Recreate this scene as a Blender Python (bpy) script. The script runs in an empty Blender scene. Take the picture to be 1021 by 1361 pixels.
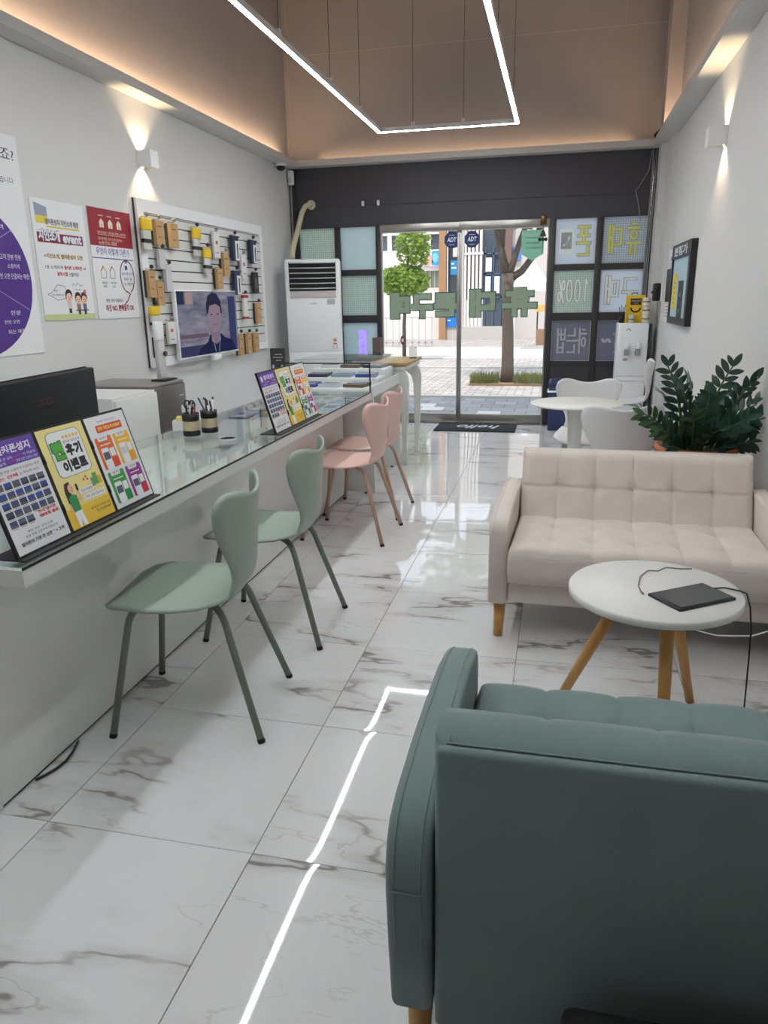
import bpy, bmesh, math, random
from mathutils import Vector, Matrix
random.seed(7)
sc = bpy.context.scene
COL = sc.collection
V = Vector
PI = math.pi

# ------------------------------------------------------------------ camera
def setup_camera():
    f, pan, tilt, roll, h = 979.83, .2310, .2814, -.0176, 1.3627
    fw = V((-math.sin(pan) * math.cos(tilt), math.cos(pan) * math.cos(tilt), -math.sin(tilt)))
    rt = V((math.cos(pan), math.sin(pan), 0)); up = rt.cross(fw)
    r2 = rt * math.cos(roll) + up * math.sin(roll); u2 = -rt * math.sin(roll) + up * math.cos(roll)
    cd = bpy.data.cameras.new('camera'); cam = bpy.data.objects.new('camera', cd); COL.objects.link(cam)
    cd.sensor_fit = 'HORIZONTAL'; cd.sensor_width = 36; cd.lens = 36 * f / 1021; cd.clip_start = .02; cd.clip_end = 300
    m = Matrix((r2, u2, -fw)).transposed().to_4x4(); m.translation = (0, 0, h)
    cam.matrix_world = m; sc.camera = cam
setup_camera()

# ------------------------------------------------------------------ light and exposure
LED_STRENGTH = 72.0
COVE_STRENGTH = 47.0
SCONCE_POWER = 14.0
vs = sc.view_settings
sc.display_settings.display_device = 'sRGB'
vs.view_transform = 'Standard'; vs.look = 'None'; vs.gamma = 1.0; vs.use_curve_mapping = False
vs.exposure = 0.0
wd = bpy.data.worlds.new('world'); sc.world = wd; wd.use_nodes = True
bgn = wd.node_tree.nodes.get('Background')
bgn.inputs['Color'].default_value = (.80, .89, 1.0, 1); bgn.inputs['Strength'].default_value = 2.1
def sun():
    l = bpy.data.lights.new('sun', 'SUN'); l.energy = 3.9; l.angle = .01; l.color = (1, .955, .88)
    o = bpy.data.objects.new('sun', l); COL.objects.link(o)
    o.rotation_euler = V((.30, 1.0, -2.1)).to_track_quat('-Z', 'Y').to_euler()
sun()

# ------------------------------------------------------------------ helpers: materials
def lin(c):
    return tuple((x / 12.92 if x <= .04045 else ((x + .055) / 1.055) ** 2.4) for x in c)
def rgb(r, g, b): return lin((r / 255, g / 255, b / 255))
MATS = {}
def mat(name, c, rough=.5, metal=0, spec=.5, bump=0, bscale=200, var=0, vscale=3, sheen=0, coat=0):
    """Principled material with optional noise colour variation and noise bump."""
    if name in MATS: return MATS[name]
    m = bpy.data.materials.new(name); m.use_nodes = True; nt = m.node_tree; b = nt.nodes['Principled BSDF']
    b.inputs['Base Color'].default_value = (*c, 1); b.inputs['Roughness'].default_value = rough
    b.inputs['Metallic'].default_value = metal; b.inputs['Specular IOR Level'].default_value = spec
    if coat: b.inputs['Coat Weight'].default_value = coat
    if sheen: b.inputs['Sheen Weight'].default_value = sheen
    if bump or var:
        tc = nt.nodes.new('ShaderNodeTexCoord')
    if var:
        n = nt.nodes.new('ShaderNodeTexNoise'); n.inputs['Scale'].default_value = vscale; n.inputs['Detail'].default_value = 4
        nt.links.new(tc.outputs['Object'], n.inputs['Vector'])
        mx = nt.nodes.new('ShaderNodeMix'); mx.data_type = 'RGBA'
        mx.inputs[6].default_value = (*[x * (1 - var) for x in c], 1); mx.inputs[7].default_value = (*[min(1, x * (1 + var)) for x in c], 1)
        nt.links.new(n.outputs['Fac'], mx.inputs[0]); nt.links.new(mx.outputs[2], b.inputs['Base Color'])
    if bump:
        n2 = nt.nodes.new('ShaderNodeTexNoise'); n2.inputs['Scale'].default_value = bscale; n2.inputs['Detail'].default_value = 3
        nt.links.new(tc.outputs['Object'], n2.inputs['Vector'])
        bp = nt.nodes.new('ShaderNodeBump'); bp.inputs['Strength'].default_value = bump; bp.inputs['Distance'].default_value = .004
        nt.links.new(n2.outputs['Fac'], bp.inputs['Height']); nt.links.new(bp.outputs['Normal'], b.inputs['Normal'])
    MATS[name] = m
    return m
def emis(name, c, s):
    m = bpy.data.materials.new(name); m.use_nodes = True; nt = m.node_tree; nt.nodes.clear()
    e = nt.nodes.new('ShaderNodeEmission'); e.inputs[0].default_value = (*c, 1); e.inputs[1].default_value = s
    o = nt.nodes.new('ShaderNodeOutputMaterial'); nt.links.new(e.outputs[0], o.inputs[0]); MATS[name] = m; return m
def ink(r, g, b):
    k = 'ink_%02x%02x%02x' % (r, g, b)
    return mat(k, rgb(r, g, b), .55)
def glass(name, tint=(1, 1, 1), rough=0.0, refl=1.0):
    m = bpy.data.materials.new(name); m.use_nodes = True; nt = m.node_tree; nt.nodes.clear()
    t = nt.nodes.new('ShaderNodeBsdfTransparent'); t.inputs[0].default_value = (*tint, 1)
    g = nt.nodes.new('ShaderNodeBsdfGlossy'); g.inputs['Roughness'].default_value = rough
    fr = nt.nodes.new('ShaderNodeLayerWeight'); fr.inputs[0].default_value = .5
    pw = nt.nodes.new('ShaderNodeMath'); pw.operation = 'POWER'; pw.inputs[1].default_value = 5
    mu = nt.nodes.new('ShaderNodeMath'); mu.operation = 'MULTIPLY_ADD'; mu.inputs[1].default_value = .96 * refl; mu.inputs[2].default_value = .04 * refl
    mx = nt.nodes.new('ShaderNodeMixShader'); o = nt.nodes.new('ShaderNodeOutputMaterial')
    nt.links.new(fr.outputs['Facing'], pw.inputs[0]); nt.links.new(pw.outputs[0], mu.inputs[0]); nt.links.new(mu.outputs[0], mx.inputs[0])
    nt.links.new(t.outputs[0], mx.inputs[1]); nt.links.new(g.outputs[0], mx.inputs[2]); nt.links.new(mx.outputs[0], o.inputs[0])
    MATS[name] = m; return m
def frosted(name, c, c2=None, scale=60, trans=.6):
    """Film on glass: diffuse + translucent, optional diagonal lattice of two colours."""
    m = bpy.data.materials.new(name); m.use_nodes = True; nt = m.node_tree; nt.nodes.clear()
    d = nt.nodes.new('ShaderNodeBsdfDiffuse'); t = nt.nodes.new('ShaderNodeBsdfTranslucent')
    mx = nt.nodes.new('ShaderNodeMixShader'); mx.inputs[0].default_value = trans
    gl = nt.nodes.new('ShaderNodeBsdfGlossy'); gl.inputs['Roughness'].default_value = .15
    m2 = nt.nodes.new('ShaderNodeMixShader'); m2.inputs[0].default_value = .04
    o = nt.nodes.new('ShaderNodeOutputMaterial')
    d.inputs[0].default_value = (*c, 1); t.inputs[0].default_value = (*c, 1)
    if c2:
        tc = nt.nodes.new('ShaderNodeTexCoord'); mp = nt.nodes.new('ShaderNodeMapping'); mp.inputs['Rotation'].default_value = (0, PI / 4, 0)
        mp.inputs['Location'].default_value = (.001, .001, .001)
        ck = nt.nodes.new('ShaderNodeTexChecker'); ck.inputs['Scale'].default_value = scale
        ck.inputs[1].default_value = (*c, 1); ck.inputs[2].default_value = (*c2, 1)
        nt.links.new(tc.outputs['Object'], mp.inputs[0]); nt.links.new(mp.outputs[0], ck.inputs[0])
        nt.links.new(ck.outputs[0], d.inputs[0]); nt.links.new(ck.outputs[0], t.inputs[0])
    nt.links.new(d.outputs[0], mx.inputs[1]); nt.links.new(t.outputs[0], mx.inputs[2])
    nt.links.new(mx.outputs[0], m2.inputs[1]); nt.links.new(gl.outputs[0], m2.inputs[2]); nt.links.new(m2.outputs[0], o.inputs[0])
    MATS[name] = m; return m
def marble():
    m = bpy.data.materials.new('marble_tile'); m.use_nodes = True; nt = m.node_tree; N = nt.nodes; Lk = nt.links
    b = N['Principled BSDF']; b.inputs['Roughness'].default_value = .03; b.inputs['IOR'].default_value = 1.52
    b.inputs['Specular IOR Level'].default_value = .62
    tc = N.new('ShaderNodeTexCoord'); oi = N.new('ShaderNodeObjectInfo')
    sca = N.new('ShaderNodeMath'); sca.operation = 'MULTIPLY'; sca.inputs[1].default_value = 37.0; Lk.new(oi.outputs['Random'], sca.inputs[0])
    add = N.new('ShaderNodeVectorMath'); add.operation = 'ADD'; Lk.new(tc.outputs['Object'], add.inputs[0]); Lk.new(sca.outputs[0], add.inputs[1])
    mp = N.new('ShaderNodeMapping'); mp.inputs['Rotation'].default_value = (0, 0, .75); mp.inputs['Scale'].default_value = (.8, 2.6, 1.0); Lk.new(add.outputs[0], mp.inputs[0])
    nd = N.new('ShaderNodeTexNoise'); nd.inputs['Scale'].default_value = 2.2; nd.inputs['Detail'].default_value = 5; Lk.new(mp.outputs[0], nd.inputs['Vector'])
    mx = N.new('ShaderNodeMix'); mx.data_type = 'VECTOR'; mx.inputs[0].default_value = .16; Lk.new(mp.outputs[0], mx.inputs[4]); Lk.new(nd.outputs['Color'], mx.inputs[5])
    def vein(scale, width, detail):
        n = N.new('ShaderNodeTexNoise'); n.inputs['Scale'].default_value = scale; n.inputs['Detail'].default_value = detail; n.inputs['Roughness'].default_value = .55
        Lk.new(mx.outputs[1], n.inputs['Vector'])
        s = N.new('ShaderNodeMath'); s.operation = 'SUBTRACT'; s.inputs[1].default_value = .5; Lk.new(n.outputs['Fac'], s.inputs[0])
        a = N.new('ShaderNodeMath'); a.operation = 'ABSOLUTE'; Lk.new(s.outputs[0], a.inputs[0])
        r = N.new('ShaderNodeMapRange'); r.inputs[1].default_value = 0; r.inputs[2].default_value = width; r.inputs[3].default_value = 1; r.inputs[4].default_value = 0; r.interpolation_type = 'SMOOTHSTEP'
        Lk.new(a.outputs[0], r.inputs[0]); return r.outputs[0]
    v1 = vein(.85, .011, 5); v2 = vein(1.9, .006, 5); v3 = vein(.85, .06, 5)
    msk = N.new('ShaderNodeTexNoise'); msk.inputs['Scale'].default_value = 3.0; msk.inputs['Detail'].default_value = 2; Lk.new(add.outputs[0], msk.inputs['Vector'])
    mr = N.new('ShaderNodeMapRange'); mr.inputs[1].default_value = .43; mr.inputs[2].default_value = .64; Lk.new(msk.outputs['Fac'], mr.inputs[0])
    def mul(a, k):
        n = N.new('ShaderNodeMath'); n.operation = 'MULTIPLY'; Lk.new(a, n.inputs[0])
        if isinstance(k, float): n.inputs[1].default_value = k
        else: Lk.new(k, n.inputs[1])
        return n.outputs[0]
    def addn(a, c):
        n = N.new('ShaderNodeMath'); n.operation = 'ADD'; n.use_clamp = True; Lk.new(a, n.inputs[0]); Lk.new(c, n.inputs[1]); return n.outputs[0]
    tot = addn(addn(mul(mul(v1, .9), mr.outputs[0]), mul(mul(v2, .30), mr.outputs[0])), mul(mul(v3, .34), mr.outputs[0]))
    cm = N.new('ShaderNodeMix'); cm.data_type = 'RGBA'; cm.inputs[6].default_value = (.74, .74, .745, 1); cm.inputs[7].default_value = (.27, .255, .24, 1)
    Lk.new(tot, cm.inputs[0]); Lk.new(cm.outputs[2], b.inputs['Base Color'])
    MATS['marble_tile'] = m; return m
def fabric(name, c, scale=900, var=.06):
    m = bpy.data.materials.new(name); m.use_nodes = True; nt = m.node_tree; N = nt.nodes; Lk = nt.links
    b = N['Principled BSDF']; b.inputs['Roughness'].default_value = .9; b.inputs['Specular IOR Level'].default_value = .15
    b.inputs['Sheen Weight'].default_value = .25
    tc = N.new('ShaderNodeTexCoord')
    w = N.new('ShaderNodeTexNoise'); w.inputs['Scale'].default_value = scale; w.inputs['Detail'].default_value = 2; Lk.new(tc.outputs['Object'], w.inputs['Vector'])
    w2 = N.new('ShaderNodeTexNoise'); w2.inputs['Scale'].default_value = 9; w2.inputs['Detail'].default_value = 4; Lk.new(tc.outputs['Object'], w2.inputs['Vector'])
    ad = N.new('ShaderNodeMath'); ad.operation = 'ADD'; Lk.new(w.outputs['Fac'], ad.inputs[0]); Lk.new(w2.outputs['Fac'], ad.inputs[1])
    r = N.new('ShaderNodeMapRange'); r.inputs[1].default_value = .6; r.inputs[2].default_value = 1.4; Lk.new(ad.outputs[0], r.inputs[0])
    mx = N.new('ShaderNodeMix'); mx.data_type = 'RGBA'; mx.inputs[6].default_value = (*[x * (1 - var * 2) for x in c], 1); mx.inputs[7].default_value = (*[x * (1 + var) for x in c], 1)
    Lk.new(r.outputs[0], mx.inputs[0]); Lk.new(mx.outputs[2], b.inputs['Base Color'])
    bp = N.new('ShaderNodeBump'); bp.inputs['Strength'].default_value = .25; bp.inputs['Distance'].default_value = .002; Lk.new(w.outputs['Fac'], bp.inputs['Height']); Lk.new(bp.outputs['Normal'], b.inputs['Normal'])
    MATS[name] = m; return m
def wood(name, c, c2, axis=2, scale=6):
    m = bpy.data.materials.new(name); m.use_nodes = True; nt = m.node_tree; N = nt.nodes; Lk = nt.links
    b = N['Principled BSDF']; b.inputs['Roughness'].default_value = .45
    tc = N.new('ShaderNodeTexCoord'); mp = N.new('ShaderNodeMapping'); s = [scale * 6] * 3; s[axis] = scale * .5; mp.inputs['Scale'].default_value = s
    Lk.new(tc.outputs['Object'], mp.inputs[0]); n = N.new('ShaderNodeTexNoise'); n.inputs['Scale'].default_value = 1.0; n.inputs['Detail'].default_value = 5; Lk.new(mp.outputs[0], n.inputs['Vector'])
    mx = N.new('ShaderNodeMix'); mx.data_type = 'RGBA'; mx.inputs[6].default_value = (*c, 1); mx.inputs[7].default_value = (*c2, 1); Lk.new(n.outputs['Fac'], mx.inputs[0]); Lk.new(mx.outputs[2], b.inputs['Base Color'])
    MATS[name] = m; return m
def brick_mat(name, c1, c2, cm, w, h, mortar=.006):
    m = bpy.data.materials.new(name); m.use_nodes = True; nt = m.node_tree; N = nt.nodes; Lk = nt.links
    b = N['Principled BSDF']; b.inputs['Roughness'].default_value = .85
    tc = N.new('ShaderNodeTexCoord'); k = N.new('ShaderNodeTexBrick'); k.inputs['Color1'].default_value = (*c1, 1); k.inputs['Color2'].default_value = (*c2, 1); k.inputs['Mortar'].default_value = (*cm, 1)
    k.inputs['Scale'].default_value = 1; k.inputs['Mortar Size'].default_value = mortar; k.inputs['Brick Width'].default_value = w; k.inputs['Row Height'].default_value = h
    Lk.new(tc.outputs['Object'], k.inputs[0]); Lk.new(k.outputs[0], b.inputs['Base Color']); MATS[name] = m; return m

# ------------------------------------------------------------------ helpers: meshes and objects
class MB:
    def __init__(s): s.v = []; s.f = []; s.sm = []
    def add(s, vs, fs, smooth=False):
        o = len(s.v); s.v += [tuple(x) for x in vs]; s.f += [tuple(i + o for i in f) for f in fs]; s.sm += [smooth] * len(fs); return s
    def box(s, x0, y0, z0, x1, y1, z1):
        return s.add([(x0, y0, z0), (x1, y0, z0), (x1, y1, z0), (x0, y1, z0), (x0, y0, z1), (x1, y0, z1), (x1, y1, z1), (x0, y1, z1)],
                     [(0, 3, 2, 1), (4, 5, 6, 7), (0, 1, 5, 4), (1, 2, 6, 5), (2, 3, 7, 6), (3, 0, 4, 7)])
    def rbox(s, x0, y0, z0, x1, y1, z1, r=.01, seg=2, smooth=True):
        bm = bmesh.new(); bmesh.ops.create_cube(bm, size=1)
        for v in bm.verts: v.co = V((x0 + (v.co.x + .5) * (x1 - x0), y0 + (v.co.y + .5) * (y1 - y0), z0 + (v.co.z + .5) * (z1 - z0)))
        bmesh.ops.bevel(bm, geom=list(bm.edges), offset=r, segments=seg, profile=.5, affect='EDGES')
        return s.bm(bm, smooth)
    def bm(s, bm, smooth=False):
        bm.verts.ensure_lookup_table()
        s.add([v.co[:] for v in bm.verts], [[v.index for v in f.verts] for f in bm.faces], smooth); bm.free(); return s
    def cyl(s, p0, p1, r0, r1=None, n=12, caps=True, smooth=True):
        if r1 is None: r1 = r0
        return s.tube([p0, p1], [r0, r1], n, caps, smooth)
    def tube(s, path, r, n=8, caps=True, smooth=True):
        path = [V(p) for p in path]
        if not isinstance(r, (list, tuple)): r = [r] * len(path)
        vs = []; prev = None
        for i, p in enumerate(path):
            t = (path[min(i + 1, len(path) - 1)] - path[max(i - 1, 0)]).normalized()
            if prev is None:
                a = V((0, 0, 1)) if abs(t.z) < .9 else V((1, 0, 0)); x = t.cross(a).normalized()
            else: x = (prev - t * prev.dot(t)).normalized()
            prev = x; y = t.cross(x)
            for k in range(n):
                a = 2 * PI * k / n; vs.append(p + x * math.cos(a) * r[i] + y * math.sin(a) * r[i])
        fs = []
        for i in range(len(path) - 1):
            for k in range(n):
                fs.append((i * n + k, i * n + (k + 1) % n, (i + 1) * n + (k + 1) % n, (i + 1) * n + k))
        o = len(s.v)
        s.add(vs, fs, smooth)
        if caps:
            s.f.append(tuple(o + k for k in reversed(range(n)))); s.sm.append(False)
            e = o + (len(path) - 1) * n; s.f.append(tuple(e + k for k in range(n))); s.sm.append(False)
        return s
    def lathe(s, prof, c=(0, 0, 0), n=24, smooth=True):
        vs = []; fs = []
        for r, z in prof:
            for k in range(n):
                a = 2 * PI * k / n; vs.append((c[0] + r * math.cos(a), c[1] + r * math.sin(a), c[2] + z))
        for i in range(len(prof) - 1):
            for k in range(n): fs.append((i * n + k, i * n + (k + 1) % n, (i + 1) * n + (k + 1) % n, (i + 1) * n + k))
        o = len(s.v); s.add(vs, fs, smooth)
        if prof[0][0] > 1e-4: s.f.append(tuple(o + k for k in reversed(range(n)))); s.sm.append(False)
        e = o + (len(prof) - 1) * n
        if prof[-1][0] > 1e-4: s.f.append(tuple(e + k for k in range(n))); s.sm.append(False)
        return s
    def prism(s, pts, fn, d0, d1, smooth=False):
        """pts: 2-D outline, fn(a,b,d) -> 3-D point; extruded from d0 to d1."""
        n = len(pts); vs = [fn(a, b, d0) for a, b in pts] + [fn(a, b, d1) for a, b in pts]
        o = len(s.v); s.add(vs, [(k, (k + 1) % n, n + (k + 1) % n, n + k) for k in range(n)], smooth)
        s.f.append(tuple(o + k for k in reversed(range(n)))); s.sm.append(False)
        s.f.append(tuple(o + n + k for k in range(n))); s.sm.append(False); return s
    def mesh(s, name):
        me = bpy.data.meshes.new(name); me.from_pydata(s.v, [], s.f); me.polygons.foreach_set('use_smooth', s.sm)
        bm = bmesh.new(); bm.from_mesh(me); bmesh.ops.recalc_face_normals(bm, faces=bm.faces); bm.to_mesh(me); bm.free()
        me.update(); return me
    def obj(s, name, m, parent=None, loc=None, me=None):
        me = me or s.mesh(name); 
        if m and not me.materials: me.materials.append(m)
        o = bpy.data.objects.new(name, me); COL.objects.link(o)
        if parent: o.parent = parent
        if loc: o.location = loc
        return o
def thing(name, label, cat, loc=(0, 0, 0), rz=0, group=None):
    o = bpy.data.objects.new(name, None); COL.objects.link(o); o.location = loc; o.rotation_euler = (0, 0, rz)
    o.empty_display_size = .1
    o['label'] = label; o['category'] = cat
    if group: o['group'] = group
    return o
def tag(o, label, cat, group=None):
    o['label'] = label; o['category'] = cat
    if group: o['group'] = group
    return o
def struct(o): o['kind'] = 'structure'; return o
def sroot(name, loc=(0, 0, 0)):
    o = bpy.data.objects.new(name, None); COL.objects.link(o); o.location = loc; o['kind'] = 'structure'; o.empty_display_size = .1; return o
def dup(o, name=None, parent=None):
    c = o.copy(); COL.objects.link(c)
    if parent: c.parent = parent
    for ch in list(o.children): dup(ch, None, c)
    return c
def BX(x0, y0, z0, x1, y1, z1, name, m, parent=None, r=0):
    b = MB()
    if r: b.rbox(x0, y0, z0, x1, y1, z1, r)
    else: b.box(x0, y0, z0, x1, y1, z1)
    return b.obj(name, m, parent)

# flat print: a frame on a face, (a,b) measured along right and up
TX = []
class Fr:
    def __init__(s, parent, o, r, u, step=.0007, mirror=False):
        s.p = parent; s.o = V(o); s.r = V(r).normalized(); s.u = V(u).normalized(); s.n = s.r.cross(s.u); s.step = step
        if mirror: s.n = -s.n
        s.mirror = mirror
    def P(s, a, b, l=0): return s.o + s.r * a + s.u * b + s.n * (l * s.step)
    def poly(s, pts, m, l=1, name='printed_shape', parent=None):
        b = MB(); b.add([s.P(a, c, l) for a, c in pts], [tuple(range(len(pts)))]); o = b.obj(name, m, parent or s.p); return o
    def rect(s, a0, b0, a1, b1, m, l=1, name='printed_block', parent=None):
        return s.poly([(a0, b0), (a1, b0), (a1, b1), (a0, b1)], m, l, name, parent)
    def rrect(s, a0, b0, a1, b1, r, m, l=1, name='printed_block', parent=None):
        pts = []
        for cx, cy, t in ((a1 - r, b1 - r, 0), (a0 + r, b1 - r, 1), (a0 + r, b0 + r, 2), (a1 - r, b0 + r, 3)):
            for k in range(5):
                a = (t + k / 4) * PI / 2; pts.append((cx + r * math.cos(a), cy + r * math.sin(a)))
        return s.poly(pts, m, l, name, parent)
    def ell(s, a, b, ra, rb, m, l=1, name='printed_dot', n=20, parent=None, rot=0):
        return s.poly([(a + ra * math.cos(2 * PI * k / n) * math.cos(rot) - rb * math.sin(2 * PI * k / n) * math.sin(rot),
                        b + ra * math.cos(2 * PI * k / n) * math.sin(rot) + rb * math.sin(2 * PI * k / n) * math.cos(rot)) for k in range(n)], m, l, name, parent)
    def line(s, pts, w, m, l=1, name='printed_line', parent=None):
        vs = []; fs = []
        for i in range(len(pts) - 1):
            p, q = V(pts[i]), V(pts[i + 1]); d = (q - p).normalized(); nn = V((-d.y, d.x)) * w / 2; d *= w * .3
            k = len(vs); vs += [s.P(*(p - d + nn), l), s.P(*(p - d - nn), l), s.P(*(q + d - nn), l), s.P(*(q + d + nn), l)]; fs.append((k, k + 1, k + 2, k + 3))
        b = MB(); b.add(vs, fs); return b.obj(name, m, parent or s.p)
    def text(s, t, a0, b0, a1, b1, m, l=2, bold=0, name='printed_text', parent=None, keep=False, shear=0):
        TX.append((s, t, a0, b0, a1, b1, m, l, bold, name, parent or s.p, keep, shear))
HIEUT = [[(.38, .97), (.62, .97)], [(.14, .84), (.86, .84)], ('e', .5, .62, .21, .12)]
AE = [[(.68, .97), (.68, .03)], [(.92, .97), (.92, .03)], [(.68, .55), (.92, .55)]]
GLY = {'휴': HIEUT + [[(.03, .36), (.97, .36)], [(.34, .36), (.34, .03)], [(.66, .36), (.66, .03)]], '후': HIEUT + [[(.03, .36), (.97, .36)], [(.5, .36), (.5, .03)]],
 '대': [[(.52, .85), (.08, .85), (.08, .3), (.54, .3)]] + AE, '매': [[(.08, .8), (.5, .8), (.5, .3), (.08, .3), (.08, .8)]] + AE,
 '폰': [[(.1, .93), (.9, .93)], [(.33, .93), (.33, .66)], [(.67, .93), (.67, .66)], [(.1, .66), (.9, .66)], [(.5, .62), (.5, .45)], [(.03, .43), (.97, .43)], [(.15, .3), (.15, .06), (.88, .06)]],
 '구': [[(.15, .90), (.85, .90), (.85, .54)], [(.03, .42), (.97, .42)], [(.5, .42), (.5, .03)]],
 '잘': [[(.05, .92), (.55, .92)], [(.3, .92), (.05, .55)], [(.3, .8), (.57, .55)], [(.74, .97), (.74, .48)], [(.74, .73), (.95, .73)], [(.15, .40), (.8, .40), (.8, .22), (.15, .22), (.15, .04), (.85, .04)]],
 '하': [[(.2, .92), (.42, .92)], [(.05, .77), (.58, .77)], ('e', .31, .45, .2, .17), [(.75, .97), (.75, .03)], [(.75, .52), (.97, .52)]],
 '는': [[(.15, .95), (.15, .7), (.85, .7)], [(.03, .5), (.97, .5)], [(.15, .33), (.15, .06), (.85, .06)]],
 '법': [[(.1, .95), (.1, .55), (.5, .55), (.5, .95)], [(.1, .75), (.5, .75)], [(.85, .97), (.85, .48)], [(.62, .75), (.85, .75)], [(.25, .42), (.25, .05), (.85, .05), (.85, .42)], [(.25, .24), (.85, .24)]],
 '찐': [[(.05, .9), (.33, .9)], [(.19, .9), (.05, .58)], [(.19, .78), (.34, .58)], [(.38, .9), (.66, .9)], [(.52, .9), (.38, .58)], [(.52, .78), (.66, .58)], [(.86, .97), (.86, .42)], [(.22, .42), (.22, .06), (.9, .06)]],
 '기': [[(.1, .85), (.55, .85), (.5, .5), (.1, .15)], [(.85, .97), (.85, .03)]], '이': [('e', .3, .52, .22, .3), [(.85, .97), (.85, .03)]],
 '벤': [[(.08, .93), (.08, .5), (.42, .5), (.42, .93)], [(.08, .72), (.42, .72)], [(.66, .95), (.66, .45)], [(.5, .7), (.66, .7)], [(.88, .97), (.88, .40)], [(.25, .36), (.25, .06), (.9, .06)]],
 '트': [[(.85, .92), (.15, .92), (.15, .42), (.87, .42)], [(.15, .67), (.8, .67)], [(.03, .15), (.97, .15)]],
 '~': [[(.03, .35), (.18, .6), (.35, .6), (.65, .4), (.82, .4), (.97, .65)]],
 '1': [[(.3, .8), (.55, .97), (.55, .03)]], '0': [('e', .5, .5, .36, .46)], '%': [('e', .24, .74, .19, .2), ('e', .76, .26, .19, .2), [(.82, .97), (.18, .03)]]}
def strokes(F, ch, a0, b0, a1, b1, w, m, l, name='sticker_letter', parent=None):
    vs = []; fs = []; n = 0
    for st in GLY[ch]:
        pts = [(st[1] + st[3] * math.cos(2 * PI * k / 16), st[2] + st[4] * math.sin(2 * PI * k / 16)) for k in range(17)] if st[0] == 'e' else st
        pts = [V((a0 + x * (a1 - a0), b0 + y * (b1 - b0))) for x, y in pts]
        for p, q in zip(pts, pts[1:]):
            d = (q - p).normalized(); nn = V((-d.y, d.x)) * w / 2; d = d * (w * .5 if st[0] != 'e' else w * .15); ll = l + n * .04; n += 1
            k = len(vs); vs += [F.P(*(p - d + nn), ll), F.P(*(p - d - nn), ll), F.P(*(q + d - nn), ll), F.P(*(q + d + nn), ll)]; fs.append((k, k + 1, k + 2, k + 3))
    b = MB(); b.add(vs, fs); return b.obj(name, m, parent or F.p)
def make_texts():
    """one text object per weight, one line per string; the lines are told apart by height"""
    grp = {}
    for j in TX:
        g = grp.setdefault((j[8], j[12]), [])
        if j[1] not in g: g.append(j[1])
    objs = {}
    for k, lines in grp.items():
        c = bpy.data.curves.new('txt', 'FONT'); c.body = '\n'.join(lines); c.size = 1; c.offset = k[0]; c.shear = k[1]; c.resolution_u = 2; c.fill_mode = 'FRONT'; c.space_line = 4.0
        o = bpy.data.objects.new('txt', c); COL.objects.link(o); objs[k] = o
    bpy.context.view_layer.update(); dg = bpy.context.evaluated_depsgraph_get()
    geo = {}
    for k, o in objs.items():
        me = bpy.data.meshes.new_from_object(o.evaluated_get(dg)); lines = grp[k]
        ys = [v.co.y for v in me.vertices]
        pitch = 4.0
        row = lambda y: min(len(lines) - 1, max(0, int(round((.4 - y) / pitch))))
        acc = [([], {}, []) for _ in lines]
        for p in me.polygons:
            vi = list(p.vertices); r = row(me.vertices[vi[0]].co.y); vs, mp, fs = acc[r]
            f = []
            for i in vi:
                if i not in mp: mp[i] = len(vs); vs.append(me.vertices[i].co.copy())
                f.append(mp[i])
            fs.append(tuple(f))
        for t, (vs, mp, fs) in zip(lines, acc): geo[(t, k[0], k[1])] = (vs, fs)
        bpy.data.meshes.remove(me)
    for o in objs.values():
        c = o.data; bpy.data.objects.remove(o); bpy.data.curves.remove(c)
    for fr, t, a0, b0, a1, b1, m, l, bold, name, par, keep, shear in TX:
        vs, fs = geo[(t, bold, shear)]
        if not vs: continue
        x0 = min(v.x for v in vs); x1 = max(v.x for v in vs); y0 = min(v.y for v in vs); y1 = max(v.y for v in vs)
        sx = (a1 - a0) / max(1e-6, x1 - x0); sy = (b1 - b0) / max(1e-6, y1 - y0)
        if keep: sx = sy = min(sx, sy)
        ca, cb = (a0 + a1) / 2, (b0 + b1) / 2; mx, my = (x0 + x1) / 2, (y0 + y1) / 2
        b = MB(); b.add([fr.P(ca + (v.x - mx) * sx, cb + (v.y - my) * sy, l) for v in vs], fs)
        me = bpy.data.meshes.new(name); me.from_pydata(b.v, [], b.f)
        if fr.mirror: me.flip_normals()
        me.materials.append(m); o = bpy.data.objects.new(name, me); COL.objects.link(o); o.parent = par

# ------------------------------------------------------------------ shared materials
M_wall = mat('wall_paper', rgb(214, 214, 213), .75, bump=.12, bscale=260, var=.012, vscale=2)
M_soffit = mat('soffit_paint', rgb(205, 204, 202), .6)
M_upper = mat('raw_upper_wall', rgb(166, 162, 162), .85, bump=.15, bscale=60, var=.07, vscale=1.6)
M_seam = mat('joint_filler', rgb(190, 180, 172), .8)
M_dark = mat('dark_frame', rgb(52, 50, 52), .45, var=.05)
M_darkpanel = mat('dark_panel', rgb(66, 65, 70), .6, var=.06, vscale=2, bump=.05)
M_steel = mat('brushed_steel', rgb(170, 168, 164), .32, metal=.9)
M_white = mat('white_laminate', rgb(222, 223, 220), .28)
M_front = mat('gloss_white_front', rgb(230, 231, 228), .12, spec=.6)
M_whitep = mat('white_plastic', rgb(240, 242, 244), .35)
M_grout = mat('grout', rgb(120, 118, 114), .9)
M_black = mat('black_plastic', rgb(22, 22, 24), .4)
M_blackm = mat('black_matte', rgb(16, 16, 17), .7)
M_chrome = mat('chrome', rgb(190, 192, 195), .15, metal=1)
M_glass = glass('clear_glass', (.985, .993, .99), 0, .6)
M_topglass = glass('counter_glass', (.955, .985, .975), 0, .75)
M_caseglass = glass('case_glass', (.975, .99, .985), 0, .5)
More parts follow.
